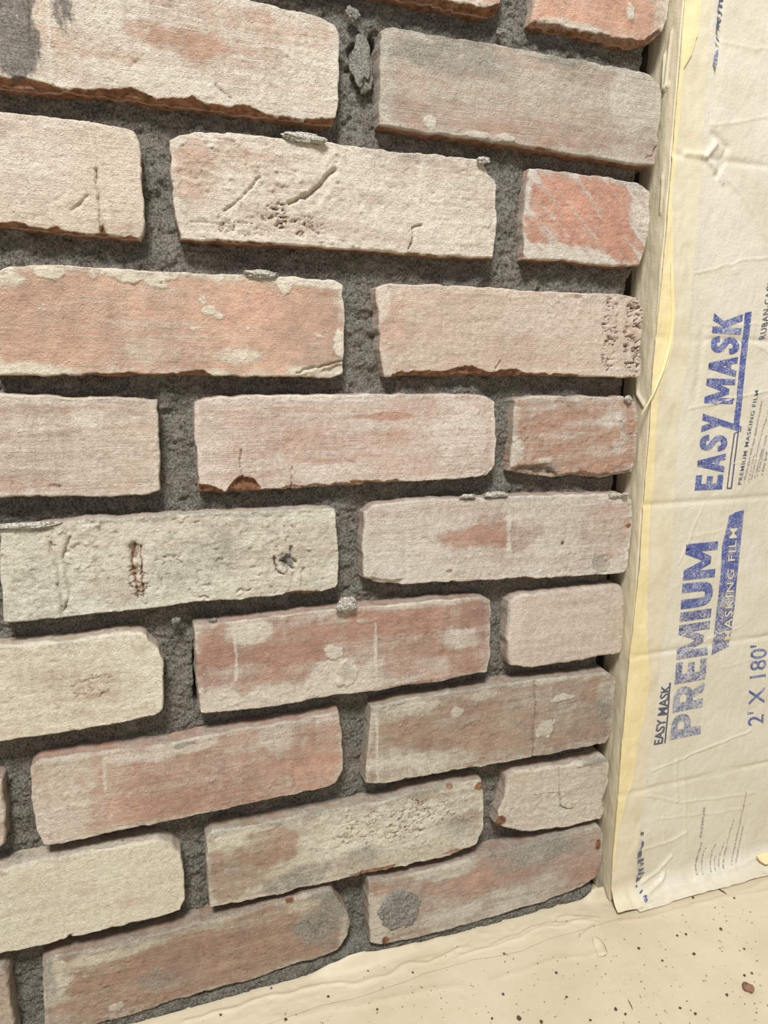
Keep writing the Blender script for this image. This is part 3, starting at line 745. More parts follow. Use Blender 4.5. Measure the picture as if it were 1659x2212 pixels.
BR['9b'] = dict(streak=0.6, seed=24, w=0.50, wv=.2, g=.12, gv=.2, clay=(164, 122, 108), washc=(206, 196, 182), r=1.9, rim=.3, chips=(1.4, 1.2, 1.2, 1.6),
    label='rosy brown brick of the lowest course carrying a round blob of grey mortar',
    top=[(798, 1902), (865, 1893), (950, 1874), (1050, 1847), (1150, 1822), (1250, 1794), (1296, 1784), (1303, 1800)],
    right=[(1301, 1850), (1293, 1890)], left=[(796, 1975)],
    bot=[(801, 2037), (825, 2042), (900, 2026), (1000, 2001), (1100, 1971), (1175, 1948), (1256, 1918)],
    feat=[('wash', 815, 1990, 22, 60, .5), ('wash', 960, 1880, 80, 20, .5), ('grey', 1150, 1845, 120, 30, .4), ('wash', 1140, 1850, 60, 24, .3), ('red', 1060, 1910, 110, 26, .25), ('wash', 970, 1980, 60, 30, .35), ('wash', 1140, 1920, 90, 30, .25), ('raw', 832, 2030, 9, 9, .8), ('raw', 1292, 1825, 7, 14, .8), ('raw', 1290, 1885, 8, 14, .5), ('raw', 1048, 1850, 26, 8, .4)])
BR['7z'] = dict(seed=25, w=0.5, clay=K2, r=2, step=.001,
    top=[(-640, 1790), (-320, 1730), (-20, 1680), (2, 1690)], right=[(9, 1760)], bot=[(-640, 2000), (-320, 1910), (-20, 1845), (10, 1828)])
BR['9z'] = dict(seed=26, w=0.5, g=.2, clay=K3, r=2.4, step=.001,
    top=[(-560, 2225), (-280, 2152), (0, 2090), (16, 2100)], right=[(20, 2150), (30, 2210)], bot=[(-560, 2500), (-280, 2400), (0, 2310), (40, 2290)])
for k in BR:
    BR[k]['obj'] = build_brick(BR[k])

# the same bond carries on outside the frame
rs = np.random.RandomState(5)
def course_z(k): return (onY((-5, k[0]))[2], onY((-5, k[1]))[2])
rows_left = {'odd': [(-88, 182), (574, 812), (1144, 1344)], 'even': [(240, 484), (851, 1075), (1395, 1602), (1884, 2063)]}
sd = 200
for par, rows in rows_left.items():
    for (a, b) in rows:
        zt, zb = course_z((a, b))
        x1 = onY((-20, (a+b)/2))[0]-0.010 if par == 'odd' else onY((-385, (a+b)/2))[0]-0.016
        for q in range(2):
            x0 = x1-0.200
            sd += 1
            build_brick(dict(seed=sd, w=rs.uniform(.4, .9), clay=[K1, K2, K3, K4][sd % 4], r=1.8, step=.0022,
                             xz=([(x0, zt), ((x0+x1)/2, zt), (x1, zt)], [(x0, zb), ((x0+x1)/2, zb), (x1, zb)])))
            x1 = x0-0.018
ztop = onY((1000, -200))[2]
for k in range(4):
    zb = ztop+0.012+k*0.071
    x1 = 0.337
    first = True
    n = 0
    while x1 > -0.45:
        x0 = x1-(0.092 if (first and k % 2 == 1) else 0.200)
        first = False
        sd += 1
        build_brick(dict(seed=sd, w=rs.uniform(.4, .9), clay=[K1, K2, K3, K4][sd % 4], r=1.8, step=.0022,
                         xz=([(x0, zb+.057), ((x0+x1)/2, zb+.057), (x1, zb+.057)], [(x0, zb), ((x0+x1)/2, zb), (x1, zb)])))
        x1 = x0-0.018

# ------------------------------------------------------------------ mortar
def build_mortar():
    xs = np.r_[np.arange(-0.74, -0.19, 0.003), np.arange(-0.19, 0.3405, 0.0009)]
    zs = np.r_[np.arange(0.0, 0.70, 0.0009), np.arange(0.70, 1.04, 0.003)]
    X, Z = np.meshgrid(xs, zs)
    Y = 0.0108 + 0.0042*sstep(0.42, 0.05, Z) + 0.0016*fbm(X*35, Z*35, 900, 3) + 0.0016*fbm(X*110, Z*150, 901, 4) + 0.0008*fbm(X*500, Z*500, 902, 3)  # recess deepens toward the floor, shaped so the lower joints shade darker
    Y = Y - 0.0012*np.maximum(0, fbm(X*90, Z*90, 903, 3)-0.3)
    # bedding under the lowest course comes forward
    m = sstep(0.017, 0.008, Z+0.003*fbm(X*60, Z*0, 904, 2))
    Y = Y*(1-m) + m*(0.0022+0.0012*fbm(X*120, Z*120, 905, 3)+0.0006*fbm(X*500, Z*500, 906, 2))
    for (px, py, rx, ry, d) in [(803, 130, 10, 42, .013), (424, 1440, 7, 60, .010), (424, 1480, 7, 40, .010), (1128, 425, 8, 14, .006), (862, 1890, 40, 7, .006),
                                (800, 1560, 7, 40, .006), (770, 120, 26, 20, .003), (640, 2108, 60, 9, .006)]:
        c = onY((px, py), .011)
        ex, ez = abs(onY((px+rx, py), .011)[0]-c[0]), abs(onY((px, py+ry), .011)[2]-c[2])
        q = np.hypot((X-c[0])/ex, (Z-c[2])/ez)+0.3*fbm(X*200, Z*200, 907, 2)
        Y = Y + sstep(1.2, 0.6, q)*d
    # ragged end short of the trim
    xe = 0.3305 + 0.0028*fbm(Z*60, Z*0, 908, 3)
    Y = Y + sstep(0.0, 0.003, X-xe)*0.022
    Y = np.minimum(Y, 0.0298)
    F = grid_faces(len(xs), len(zs))
    cx, cz = X.ravel(), Z.ravel()
    hid = np.zeros(cx.shape, bool)
    for P in OUTLINES:
        lo, hi = P.min(0), P.max(0)
        c = (lo+hi)/2
        S = c + (P-c)*np.maximum(0.3, 1-0.012/(hi-lo))
        w_ = (cx > lo[0]) & (cx < hi[0]) & (cz > lo[1]) & (cz < hi[1])
        ii = np.nonzero(w_)[0]
        hid[ii] |= inside(cx[ii], cz[ii], S)
    keep = ~hid[F].all(1)
    F = F[keep]
    used = np.zeros(len(cx), bool)
    used[F.ravel()] = True
    mp = np.cumsum(used)-1
    V = np.stack([X, Y, Z], -1).reshape(-1, 3)[used]
    o = mesh_np('mortar_joint', V, mp[F], MORTAR, wall)
    tag(o, 'raked dark grey sanded mortar between the bricks', kind='stuff')
build_mortar()

def lump(name, c, r, mat, parent, seed=0, rough=0.45, sub=4, squash=(1, 1, 1)):
    bm = bmesh.new()
    bmesh.ops.create_icosphere(bm, subdivisions=sub, radius=1.0)
    for v in bm.verts:
        p = v.co.copy()
        n = mnoise.fractal(p*1.6+Vector((seed*3.1, seed*1.7, 0)), 0.8, 2.0, 4)
        v.co = Vector((p.x*r[0]*squash[0], p.y*r[1]*squash[1], p.z*r[2]*squash[2]))*(1+rough*n)
    me = bpy.data.meshes.new(name)
    bm.to_mesh(me)
    bm.free()
    for p in me.polygons: p.use_smooth = True
    me.materials.append(mat)
    o = bpy.data.objects.new(name, me)
    col.objects.link(o)
    o.location = c
    if parent: o.parent = parent
    return o
for i, (px, py, rx, rz, Y) in enumerate([(655, 297, 34, 8, .004), (565, 592, 30, 7, .004), (690, 303, 14, 6, .003), (750, 1306, 20, 16, .002), (1045, 346, 14, 7, .003),
        (1072, 1068, 30, 6, .005), (1010, 1072, 20, 5, .005), (1357, 862, 10, 8, .004), (760, 30, 14, 12, .010), (782, 140, 20, 42, .012), (60, 1135, 50, 6, .004), (735, 1312, 10, 8, .002),
        (1330, 1070, 20, 6, .005), (1082, 70, 10, 8, .011), (1350, 1068, 8, 5, .003), (460, 1340, 8, 5, .010), (380, 1340, 9, 7, .010)]):
    c = onY((px, py), Y-0.0055)
    lump('mortar_lump', c, (rx*.00031, .0030, rz*.00031), MORTAR_L if i in (8, 9, 13, 15, 16) else PALE, wall, i, .38, 4, (1, .6, 1.0))

# round mortar blob stuck on the lowest course
def mortar_patch():
    c = onY((862, 1966))
    n = 61
    a = np.linspace(-1.15, 1.15, n)
    gx, gz = np.meshgrid(a, a)
    ex, ez = 0.0195, 0.0205
    X, Z = c[0]+gx*ex, c[2]+gz*ez
    q = np.hypot(gx, gz)+0.10*fbm(X*90, Z*90, 70, 3)
    Y = 0.0012 - 0.0030*sstep(1.02, 0.72, q) - 0.0007*fbm(X*260, Z*260, 71, 3)*sstep(1.02, 0.8, q) - 0.0005*fbm(X*700, Z*700, 72, 2)
    F = grid_faces(n, n)
    keep = (q.ravel()[F] < 1.06).all(1)
    o = mesh_np('mortar_patch', np.stack([X, Y, Z], -1).reshape(-1, 3), F[keep], MORTAR_L, BR['9b']['obj'])
    o['label'] = 'round blob of grey sanded mortar'
mortar_patch()

# ------------------------------------------------------------------ floor and its covering
fl = box('floor', (-0.75, -1.6, -0.04), (1.2, 0.06, -0.0016), FLOORM)
tag(fl, 'floor under the cream masking paper', kind='structure')

def floorXY(pts): return np.array([onZ(p)[:2] for p in pts])
FLOOR_CREASE = [([(400, 2212), (593, 2160), (699, 2131), (761, 2127), (834, 2107), (882, 2086), (920, 2086), (993, 2054)], .0016, .0011),
    ([(998, 2073), (1075, 2049), (1130, 2030), (1180, 2006), (1215, 2005), (1290, 1985)], .0014, .0010),
    ([(1059, 2046), (1120, 2026), (1180, 2000), (1240, 1996), (1290, 1992)], .0012, .0009),
    ([(1200, 2000), (1210, 1985), (1290, 1984)], .0010, .0006), ([(1070, 2120), (1180, 2085), (1300, 2060)], .0022, .0005), ([(600, 2205), (800, 2165), (1000, 2130)], .0030, .0006),
    ([(1340, 1990), (1400, 1985), (1500, 1960), (1659, 1925)], .0016, .0008), ([(1250, 2040), (1290, 1995)], .0010, .0006), ([(1420, 2150), (1450, 2212)], .0014, .0006),
    ([(1300, 2080), (1360, 2170)], .0012, .0003), ([(1440, 1985), (1560, 1945), (1659, 1905)], .0016, .0006)]
def floor_h(X, Y):
    h = 0.0010 + 0.0004*fbm(X*18, Y*18, 300, 3) + 0.00018*fbm(X*60, Y*60, 301, 3)
    jx, jy = 0.002*fbm(X*40, Y*40, 302, 2), 0.002*fbm(X*40+9, Y*40, 303, 2)
    for pts, wd, hh in FLOOR_CREASE:
        d = seg_dist(X+jx, Y+jy, floorXY(pts))
        h = h + hh*np.exp(-(d/wd)**2)
    return np.maximum(h, 0.0001)
xs = np.r_[np.arange(-0.74, -0.15, .01), np.arange(-0.15, 0.62, .0015), np.arange(.62, 1.19, .01)]
ys = np.r_[np.arange(-1.59, -0.20, .02), np.arange(-.20, 0.0155, .0012)]
X, Y = np.meshgrid(xs, ys)
Zf = floor_h(X, Y)
pp = mesh_np('masking_paper', np.stack([X, Y, Zf], -1).reshape(-1, 3), grid_faces(len(xs), len(ys)), PAPER)
tag(pp, 'cream masking paper spread over the floor, speckled with mortar crumbs', 'masking paper')

# tape sealing the paper to the foot of the wall
def base_tape():
    bk = [(-700, 2480), (0, 2290), (400, 2187), (520, 2150), (660, 2107), (740, 2070), (771, 2055), (815, 2055), (900, 2036), (1050, 2002), (1200, 1967), (1252, 1946), (1283, 1920)]
    P = np.array([onY(p, 0.0008) for p in bk])
    xs = np.arange(-0.5, 0.343, .0012)
    zb = np.clip(np.interp(xs, P[:, 0], P[:, 2])+0.0006*fbm(xs*90, xs*0, 310, 3), .0022, .010)
    vs2 = np.linspace(0, 1, 34)
    Xg, Vg = np.meshgrid(xs, vs2)
    zbg = np.tile(zb, (len(vs2), 1))
    front = -0.027 + 0.0022*fbm(Xg*25, Xg*0, 311, 3)
    Yg = 0.0008 + (front-0.0008)*Vg
    hf = floor_h(Xg, Yg)+0.0004
    lift = np.exp(-(Vg/0.16)**2)
    Zg = hf*(1-lift) + np.maximum(zbg, hf)*lift
    Zg = Zg + (0.0005*np.abs(fbm(Xg*45, Vg*3, 312, 3)) + 0.0003*fbm(Xg*120, Vg*5, 313, 2))*np.clip(4*Vg*(1-Vg), 0, 1)
    o = mesh_np('masking_tape', np.stack([Xg, Yg, Zg], -1).reshape(-1, 3), grid_faces(len(xs), len(vs2), True), PAPER)
    tag(o, 'wrinkled cream masking tape running along the foot of the brick wall', 'tape')
base_tape()

# ------------------------------------------------------------------ wall beyond the bricks: trim corner and covered wall
XT, YT = 0.3443, -0.0062
rw = box('wall_right', (XT+0.001, YT+0.0008, 0.0), (1.2, 0.06, 1.05), GROOVE)
tag(rw, 'wall behind the masking film, split by level joints', kind='structure')
zj = [onY((1500, 1082), YT)[2], onY((1470, 1400), YT)[2]]
pit = zj[0]-zj[1]
jz = sorted([zj[0]+k*pit for k in range(-3, 9)])
jz = [0.0]+[z for z in jz if 0.01 < z < 1.0]+[1.05]
for a, b in zip(jz[:-1], jz[1:]):
    box('panel', (XT+0.0005, YT-0.0004, a+0.0016), (1.2, YT+0.004, b-0.0016), TILE, rw)

# tape-wrapped side of the trim, facing the bricks
YF = YT-0.0016        # film plane
def return_tape():
    t = np.linspace(0, 1, 40)
    zs = np.r_[np.arange(0.0016, 0.72, .0016), np.arange(.72, 1.05, .01)]
    prof = []
    for s in t:                       # from deep in the gap, round the corner, on to the front
        L0, L1 = 0.034, 0.005
        d = s*(L0+L1)
        if d < L0: prof.append((XT-0.0004, YT+0.030-d*(0.0312/L0), -1.0, 0.0))
        else: prof.append((XT-0.0004+(d-L0), YT-0.0012, 0.0, -1.0))
    prof = np.array(prof)
    S, Zg = np.meshgrid(np.arange(len(t)), zs)
    X, Y = prof[S, 0], prof[S, 1]
    n = 0.0007*np.maximum(0, fbm(Zg*22, S*0.08, 320, 3)) + 0.00025*fbm(Zg*90, S*0.25, 321, 3)
    for pts, wd, h in [([(1452, 70), (1440, 190)], .0012, .0014), ([(1438, 120), (1434, 200), (1446, 185)], .0012, .0018), ([(1433, 380), (1428, 460)], .0008, .0012), ([(1376, 790), (1378, 850), (1392, 875)], .0012, .0016)]:
        P = np.array([(lambda d, q: (CAM+(XT-CAM[0])/d[0]*d)[[1, 2]])(ray(p), p) for p in pts])
        n = n + h*np.exp(-(seg_dist(Y, Zg, P)/wd)**2)
    X = X + prof[S, 2]*n
    Y = Y + prof[S, 3]*n*0.3
    o = mesh_np('masking_tape', np.stack([X, Y, Zg], -1).reshape(-1, 3), grid_faces(len(t), len(zs), True), TAPE)
    tag(o, 'cream masking tape wrapped on the narrow trim side facing the brick ends', 'tape')
return_tape()

# ---- film surface: hangs down the wall, then sweeps out on to the floor
RF = 0.0165
def film_prof(s, off=0.0):
    """arc length s (height on the upright part) -> y, z, ny, nz"""
    s = np.asarray(s, float)
    z0 = RF+0.0022
    a = np.clip((z0-s)/RF, 0, math.pi/2)
    ext = np.maximum(0, z0-RF*math.pi/2-s)
    y = YF - RF*(1-np.cos(a)) - ext
    z = np.where(s > z0, s, z0-RF*np.sin(a))
    ny, nz = -np.cos(a), np.sin(a)
    return y+ny*off, z+nz*off, ny, nz
def film_coord(p):
    """photo pixel -> (x, s) on the film"""
    q = onY(p, YF)
    x, s = q[0], q[2]
    for it in range(25):
        def F(x, s):
            y, z, _, _ = film_prof(s)
            return project(np.array([x, float(y), float(z)]))-np.array(p)
        e = F(x, s)
        J = np.array([(F(x+1e-5, s)-e)/1e-5, (F(x, s+1e-5)-e)/1e-5]).T
        if abs(np.linalg.det(J)) < 1e-3: break
        d = np.linalg.solve(J, -e)
        d = np.clip(d, -.02, .02)
        x, s = x+d[0], s+d[1]
    return x, s
def fc(pts): return np.array([film_coord(p) for p in pts])
FILM_CREASE = [([(1500, 590), (1560, 572), (1659, 555)], .0006, .0007), ([(1490, 880), (1530, 872), (1600, 858), (1659, 846)], .0006, .0008), ([(1520, 700), (1600, 702), (1659, 698)], .0007, .0004),
    ([(1575, 1000), (1659, 990)], .0006, .0004), ([(1480, 332), (1524, 336), (1545, 310)], .0020, .0018), ([(1524, 336), (1545, 370), (1560, 395)], .0016, .0012), ([(1540, 290), (1570, 320), (1545, 380)], .0022, -.0012),
    ([(1535, 270), (1600, 262), (1659, 254)], .0006, .0005), ([(1530, 1380), (1600, 1352)], .0006, .0006), ([(1480, 1635), (1540, 1610), (1620, 1580)], .0008, .0009), ([(1410, 1665), (1480, 1635)], .0010, .0007),
    ([(1460, 1640), (1462, 1730)], .0011, .0007), ([(1476, 1640), (1480, 1730), (1482, 1840)], .0010, .0006), ([(1400, 1720), (1470, 1732), (1560, 1722), (1630, 1710)], .0008, .0006), ([(1420, 1770), (1520, 1760), (1600, 1745)], .0010, .0004),
    ([(1395, 1830), (1450, 1815), (1480, 1800)], .0012, .0008), ([(1385, 1905), (1420, 1880), (1450, 1850)], .0016, .0014), ([(1395, 1940), (1425, 1905), (1432, 1890)], .0020, .0020), ([(1405, 1955), (1450, 1930), (1520, 1905)], .0018, .0014),
    ([(1520, 1090), (1480, 1180), (1465, 1220)], .0008, .0005), ([(1490, 1160), (1560, 1145)], .0007, .0004), ([(1560, 1440), (1659, 1420)], .0010, .0003), ([(1600, 730), (1659, 760)], .0010, .0005), ([(1480, 540), (1520, 700), (1500, 860)], .0030, -.0008),
    ([(1515, 330), (1600, 420), (1659, 520)], .0015, .0005), ([(1558, 90), (1659, 110)], .0012, .0004), ([(1500, 1900), (1580, 1875), (1659, 1845)], .0016, .0010), ([(1430, 1740), (1435, 1830)], .0010, .0005)]
FILM_CREASE = [(fc(p), w_, h_) for p, w_, h_ in FILM_CREASE]
def film_h(X, S):
    h = 0.0007*fbm(X*16, S*12, 400, 3) + 0.0003*fbm(X*60, S*45, 401, 3) + 0.00012*fbm(X*200, S*200, 402, 3)
    for z in jz[1:-1]:
        h = h - 0.0009*np.exp(-((S-z)/0.0022)**2)
    jx, jy = 0.0010*fbm(X*60, S*60, 403, 2), 0.0010*fbm(X*60+9, S*60, 404, 2)
    for P, wd, hh in FILM_CREASE:
        m = (X > P[:, 0].min()-.012) & (X < P[:, 0].max()+.012) & (S > P[:, 1].min()-.012) & (S < P[:, 1].max()+.012)
        if m.any():
            d = seg_dist(X[m]+jx[m], S[m]+jy[m], P)
            h[m] += hh*np.exp(-(d/wd)**2)
    # folds gathered where it meets the floor
    h = h + 0.0022*np.maximum(0, fbm(X*38, S*14, 405, 3))*sstep(.035, -.002, S)
    return np.maximum(h, -0.0008)
def film_point(X, S, off):
    y, z, ny, nz = film_prof(S)
    h = film_h(X, S)+off
    return np.stack([X, y+ny*h, np.maximum(z+nz*h, 0.0016+off)], -1)
xs = np.r_[np.arange(XT+0.006, 0.60, .0011), np.arange(.60, 1.19, .01)]
S0 = RF+0.0022-RF*math.pi/2
ss = np.r_[np.arange(S0-0.0025, 0.70, .0011), np.arange(.70, 1.04, .01)]
cornerL = [(1492, -180), (1478, 0), (1460, 219), (1444, 417), (1430, 579), (1418, 698), (1407, 818), (1401, 932), (1391, 1036), (1379, 1219), (1365, 1358), (1355, 1457), (1342, 1600), (1334, 1720), (1326, 1805), (1320, 1877), (1319, 1930), (1324, 1955), (1338, 1984)]
edgeR = [(1552, -180), (1536, 0), (1522, 200), (1508, 430), (1498, 559), (1490, 659), (1487, 765), (1466, 905), (1457, 1015), (1454, 1100), (1448, 1199), (1434, 1338), (1422, 1457), (1404, 1600), (1389, 1720), (1380, 1793), (1372, 1860), (1368, 1910), (1376, 1940), (1390, 1962)]
Xg, Sg = np.meshgrid(xs, ss)
_E = fc(edgeR)
_o = np.argsort(_E[:, 1])
x0 = np.interp(Sg, _E[_o, 1], _E[_o, 0])-0.006       # tucked just under the tape
Xg = np.where(Xg < 0.42, x0+(Xg-xs[0])/(0.42-xs[0])*(0.42-x0), Xg)
Sg = Sg + (0.0022*fbm(Xg*40, Xg*0, 410, 3))*0.5*sstep(0.02, S0-.002, Sg)
film = mesh_np('masking_film', film_point(Xg, Sg, 0.0003).reshape(-1, 3), grid_faces(len(xs), len(ss)), FILM)
tag(film, 'wrinkled translucent masking film with blue printing hung beside the brick wall', 'masking film')

# ---- tapes on the film edge
def front_tape(name, zpx, left, right, off, mat, label, flare=True, wob=0.0003, seed=0):
    """strip between two pixel-traced edges on the film plane"""
    Ls, Rs = fc(left), fc(right)
    s0 = max(Ls[:, 1].min(), Rs[:, 1].min())
    s1 = min(Ls[:, 1].max(), Rs[:, 1].max())
    def fn(P):
        o_ = np.argsort(P[:, 1])
        return lambda s: np.interp(s, P[o_, 1], P[o_, 0])
    lf, rf = fn(Ls), fn(Rs)
    sv = np.arange(s0, s1, .0013)
    uv = np.linspace(0, 1, 26)
    Ug, Sg = np.meshgrid(uv, sv)
    Lx = lf(Sg)+0.00018*fbm(Sg*140, Sg*0, seed+1, 3)
    Rx = rf(Sg)+0.00045*fbm(Sg*110, Sg*0, seed+2, 3)
    Xg = Lx+(Rx-Lx)*Ug
    V = film_point(Xg, Sg, off)
    n = wob*(fbm(Xg*90, Sg*40, seed+3, 3)+1.0)+0.0008*np.maximum(0, fbm(Xg*70, Sg*30, seed+4, 3)-0.45)
    y, z, ny, nz = film_prof(Sg)
    V[..., 1] += ny*n
    V[..., 2] += nz*n
    o = mesh_np('masking_tape', V.reshape(-1, 3), grid_faces(len(uv), len(sv)), mat)
    tag(o, label, 'tape')
    return o
front_tape('masking_tape', None, cornerL, edgeR, 0.0006, TAPE, 'cream masking tape strip along the upright edge of the masking film', seed=500)
cornerB = [(x-1, y) for x, y in cornerL[:-3]]
edgeB = [(1526, -180), (1512, 0), (1503, 80), (1490, 120), (1474, 150), (1464, 260), (1454, 380), (1450, 420), (1450, 500), (1452, 580), (1458, 680), (1448, 760), (1420, 850), (1413, 930), (1409, 1036), (1402, 1100), (1397, 1219), (1395, 1358), (1400, 1457), (1396, 1500), (1387, 1560), (1376, 1600), (1366, 1680), (1350, 1725), (1332, 1800), (1324, 1877), (1322, 1925)]
front_tape('masking_tape', None, cornerB, edgeB, 0.0014, TAPE_Y, 'narrow yellow masking tape doubled over the trim corner', seed=520)

# loose twisted strand of tape crossing the corner
def ribbon(name, pts3, width, twist, mat, label, cat='tape'):
    P = np.array(pts3, float)
    t = np.linspace(0, 1, 60)
    d = np.r_[0, np.cumsum(np.linalg.norm(np.diff(P, axis=0), axis=1))]
    d /= d[-1]
    C = np.stack([np.interp(t, d, P[:, i]) for i in range(3)], 1)
    k = np.ones(7)/7
    for i in range(3):
        e = np.r_[np.full(3, C[0, i]), C[:, i], np.full(3, C[-1, i])]
        C[:, i] = np.convolve(e, k, 'valid')
    T = np.gradient(C, axis=0)
    T /= np.linalg.norm(T, axis=1)[:, None]
    ref = np.array([0, -1.0, 0.05])
    A = np.cross(T, ref)
    A /= np.linalg.norm(A, axis=1)[:, None]
    N = np.cross(A, T)
    ang = twist*t
    nu = 9
    rows = []
    for j, q in enumerate(np.linspace(-1, 1, nu)):
        a_ = ang + q*1.1                        # rolled cross section
        rows.append(C + width*0.5*(A*np.sin(a_)[:, None] + N*(np.cos(a_)-0.5)[:, None])*(1.0-0.5*np.abs(2*t-1)**6)[:, None])
    V = np.stack(rows, 1)
    o = mesh_np(name, V.reshape(-1, 3), grid_faces(nu, len(t)), mat)
    tag(o, label, cat)
    return o
ribbon('masking_tape', [onY(p, y) for p, y in [((1452, 560), YF-.0022), ((1456, 680), YF-.0024), ((1450, 740), YF-.0030), ((1435, 800), YF-.0034), ((1412, 860), YF-.0040), ((1385, 902), YF-.0030)]],
       0.0036, 2.2, TAPE_Y, 'thin twisted strand of yellow tape slanting across the trim corner')
# torn flap on the floor paper
def flap():
    b0, b1 = onZ((1278, 2028)), onZ((1292, 2068))
    ax = b1-b0
    L = np.linalg.norm(ax)
    ax /= L
    side = np.array([-ax[1], ax[0], 0])
    if side[0] < 0: side = -side
    n, m_ = 24, 14
    V = []
    for i in range(n):
        for j in range(m_):
            t, q = i/(n-1), j/(m_-1)
            wdt = 0.0085*(0.25+0.75*math.sin(min(1, t*1.15)*math.pi*0.62))
            a = q*1.9
            p = b0+ax*(t*L*1.05) + side*(wdt*math.sin(a)*0.8)
            z = 0.0016+wdt*(1-math.cos(a))*0.42+0.0004*math.sin(t*9)
            V.append((p[0], p[1], z))
    o = mesh_np('torn_tape_flap', V, grid_faces(m_, n), TAPE)
    tag(o, 'small torn tape flap curling up from the floor paper', 'tape flap')
flap()
# rounded tape tab at the foot of the film
def tab():
    pts = [(1629, 1846), (1640, 1841), (1680, 1838), (1760, 1825), (1760, 1860), (1690, 1872), (1650, 1873), (1636, 1863), (1628, 1853)]
    P = fc(pts)
    bm = bmesh.new()
    vv = []
    for off in (0.004, 0.0046):
        vv.append([bm.verts.new(film_point(np.array([x]), np.array([s]), off)[0]) for x, s in P])
    bm.faces.new(vv[1])
    bm.faces.new(vv[0][::-1])
    n = len(P)
    for i in range(n):
        bm.faces.new((vv[0][i], vv[0][(i+1) % n], vv[1][(i+1) % n], vv[1][i]))
    bmesh.ops.recalc_face_normals(bm, faces=bm.faces)
    me = bpy.data.meshes.new('tape_tab')
    bm.to_mesh(me)
    bm.free()
    me.materials.append(TAPE_Y)
    o = bpy.data.objects.new('tape_tab', me)
    col.objects.link(o)
    tag(o, 'rounded yellow tape tab stuck at the foot of the masking film', 'tape tab')
tab()

# ------------------------------------------------------------------ printing on the film
def drape(bm, off):
    """bm holds (x, s) in x, y; cut finely and lay on the film"""
    xsv = [v.co.x for v in bm.verts]
    ysv = [v.co.y for v in bm.verts]
    for lo, hi, nrm in ((min(xsv), max(xsv), (1, 0, 0)), (min(ysv), max(ysv), (0, 1, 0))):
        k = lo+0.0022
        while k < hi:
            bmesh.ops.bisect_plane(bm, geom=bm.verts[:]+bm.edges[:]+bm.faces[:], plane_co=(k*nrm[0], k*nrm[1], 0), plane_no=nrm, dist=1e-7)
            k += 0.0022
    bm.verts.ensure_lookup_table()
    P = film_point(np.array([v.co.x for v in bm.verts]), np.array([v.co.y for v in bm.verts]), off)
    for v, p in zip(bm.verts, P):
        v.co = p
def text_print(txt, base0, base1, cap0, mat, bold=0.0, off=0.00055, name='lettering', spacing=1.0, lab=None):
    cu = bpy.data.curves.new('t', 'FONT')
    cu.body = txt
    cu.size = 1.0
    cu.offset = bold
    cu.space_character = spacing
    cu.resolution_u = 3
    tmp = bpy.data.objects.new('t', cu)
    col.objects.link(tmp)
    dg = bpy.context.evaluated_depsgraph_get()
    dg.update()
    me = bpy.data.meshes.new_from_object(tmp.evaluated_get(dg))
    bpy.data.objects.remove(tmp, do_unlink=True)
    co = np.array([v.co[:] for v in me.vertices])
    lo, hi = co.min(0), co.max(0)
    cap = hi[1] if ("'" not in txt) else hi[1]
    P0, P1, P2 = fc([base0, base1, cap0])
    bm = bmesh.new()
    bm.from_mesh(me)
    for v in bm.verts:
        a = (v.co.x-lo[0])/(hi[0]-lo[0])
        b = (v.co.y-max(lo[1], 0)*0)/cap
        q = P0+(P1-P0)*a+(P2-P0)*b
        v.co = (q[0], q[1], 0)
    drape(bm, off)
    m2 = bpy.data.meshes.new(name)
    bm.to_mesh(m2)
    bm.free()
    m2.materials.append(mat)
    o = bpy.data.objects.new(name, m2)
    col.objects.link(o)
    o.parent = film
    if lab: o['label'] = lab
    return o
def poly_print(pts, mat, off=0.0005, name='printed_bar', lab=None, hole=None):
    P = fc(pts)
    bm = bmesh.new()
    if hole is None:
        bm.faces.new([bm.verts.new((x, s, 0)) for x, s in P])
    else:
        Q = fc(hole)
        a = [bm.verts.new((x, s, 0)) for x, s in P]
        b = [bm.verts.new((x, s, 0)) for x, s in Q]
        n = len(a)
        for i in range(n):
            bm.faces.new((a[i], a[(i+1) % n], b[(i+1) % n], b[i]))
    bmesh.ops.triangulate(bm, faces=bm.faces[:])
    drape(bm, off)
    me = bpy.data.meshes.new(name)
    bm.to_mesh(me)
    bm.free()
    me.materials.append(mat)
    o = bpy.data.objects.new(name, me)
    col.objects.link(o)
    o.parent = film
    if lab: o['label'] = lab
    return o

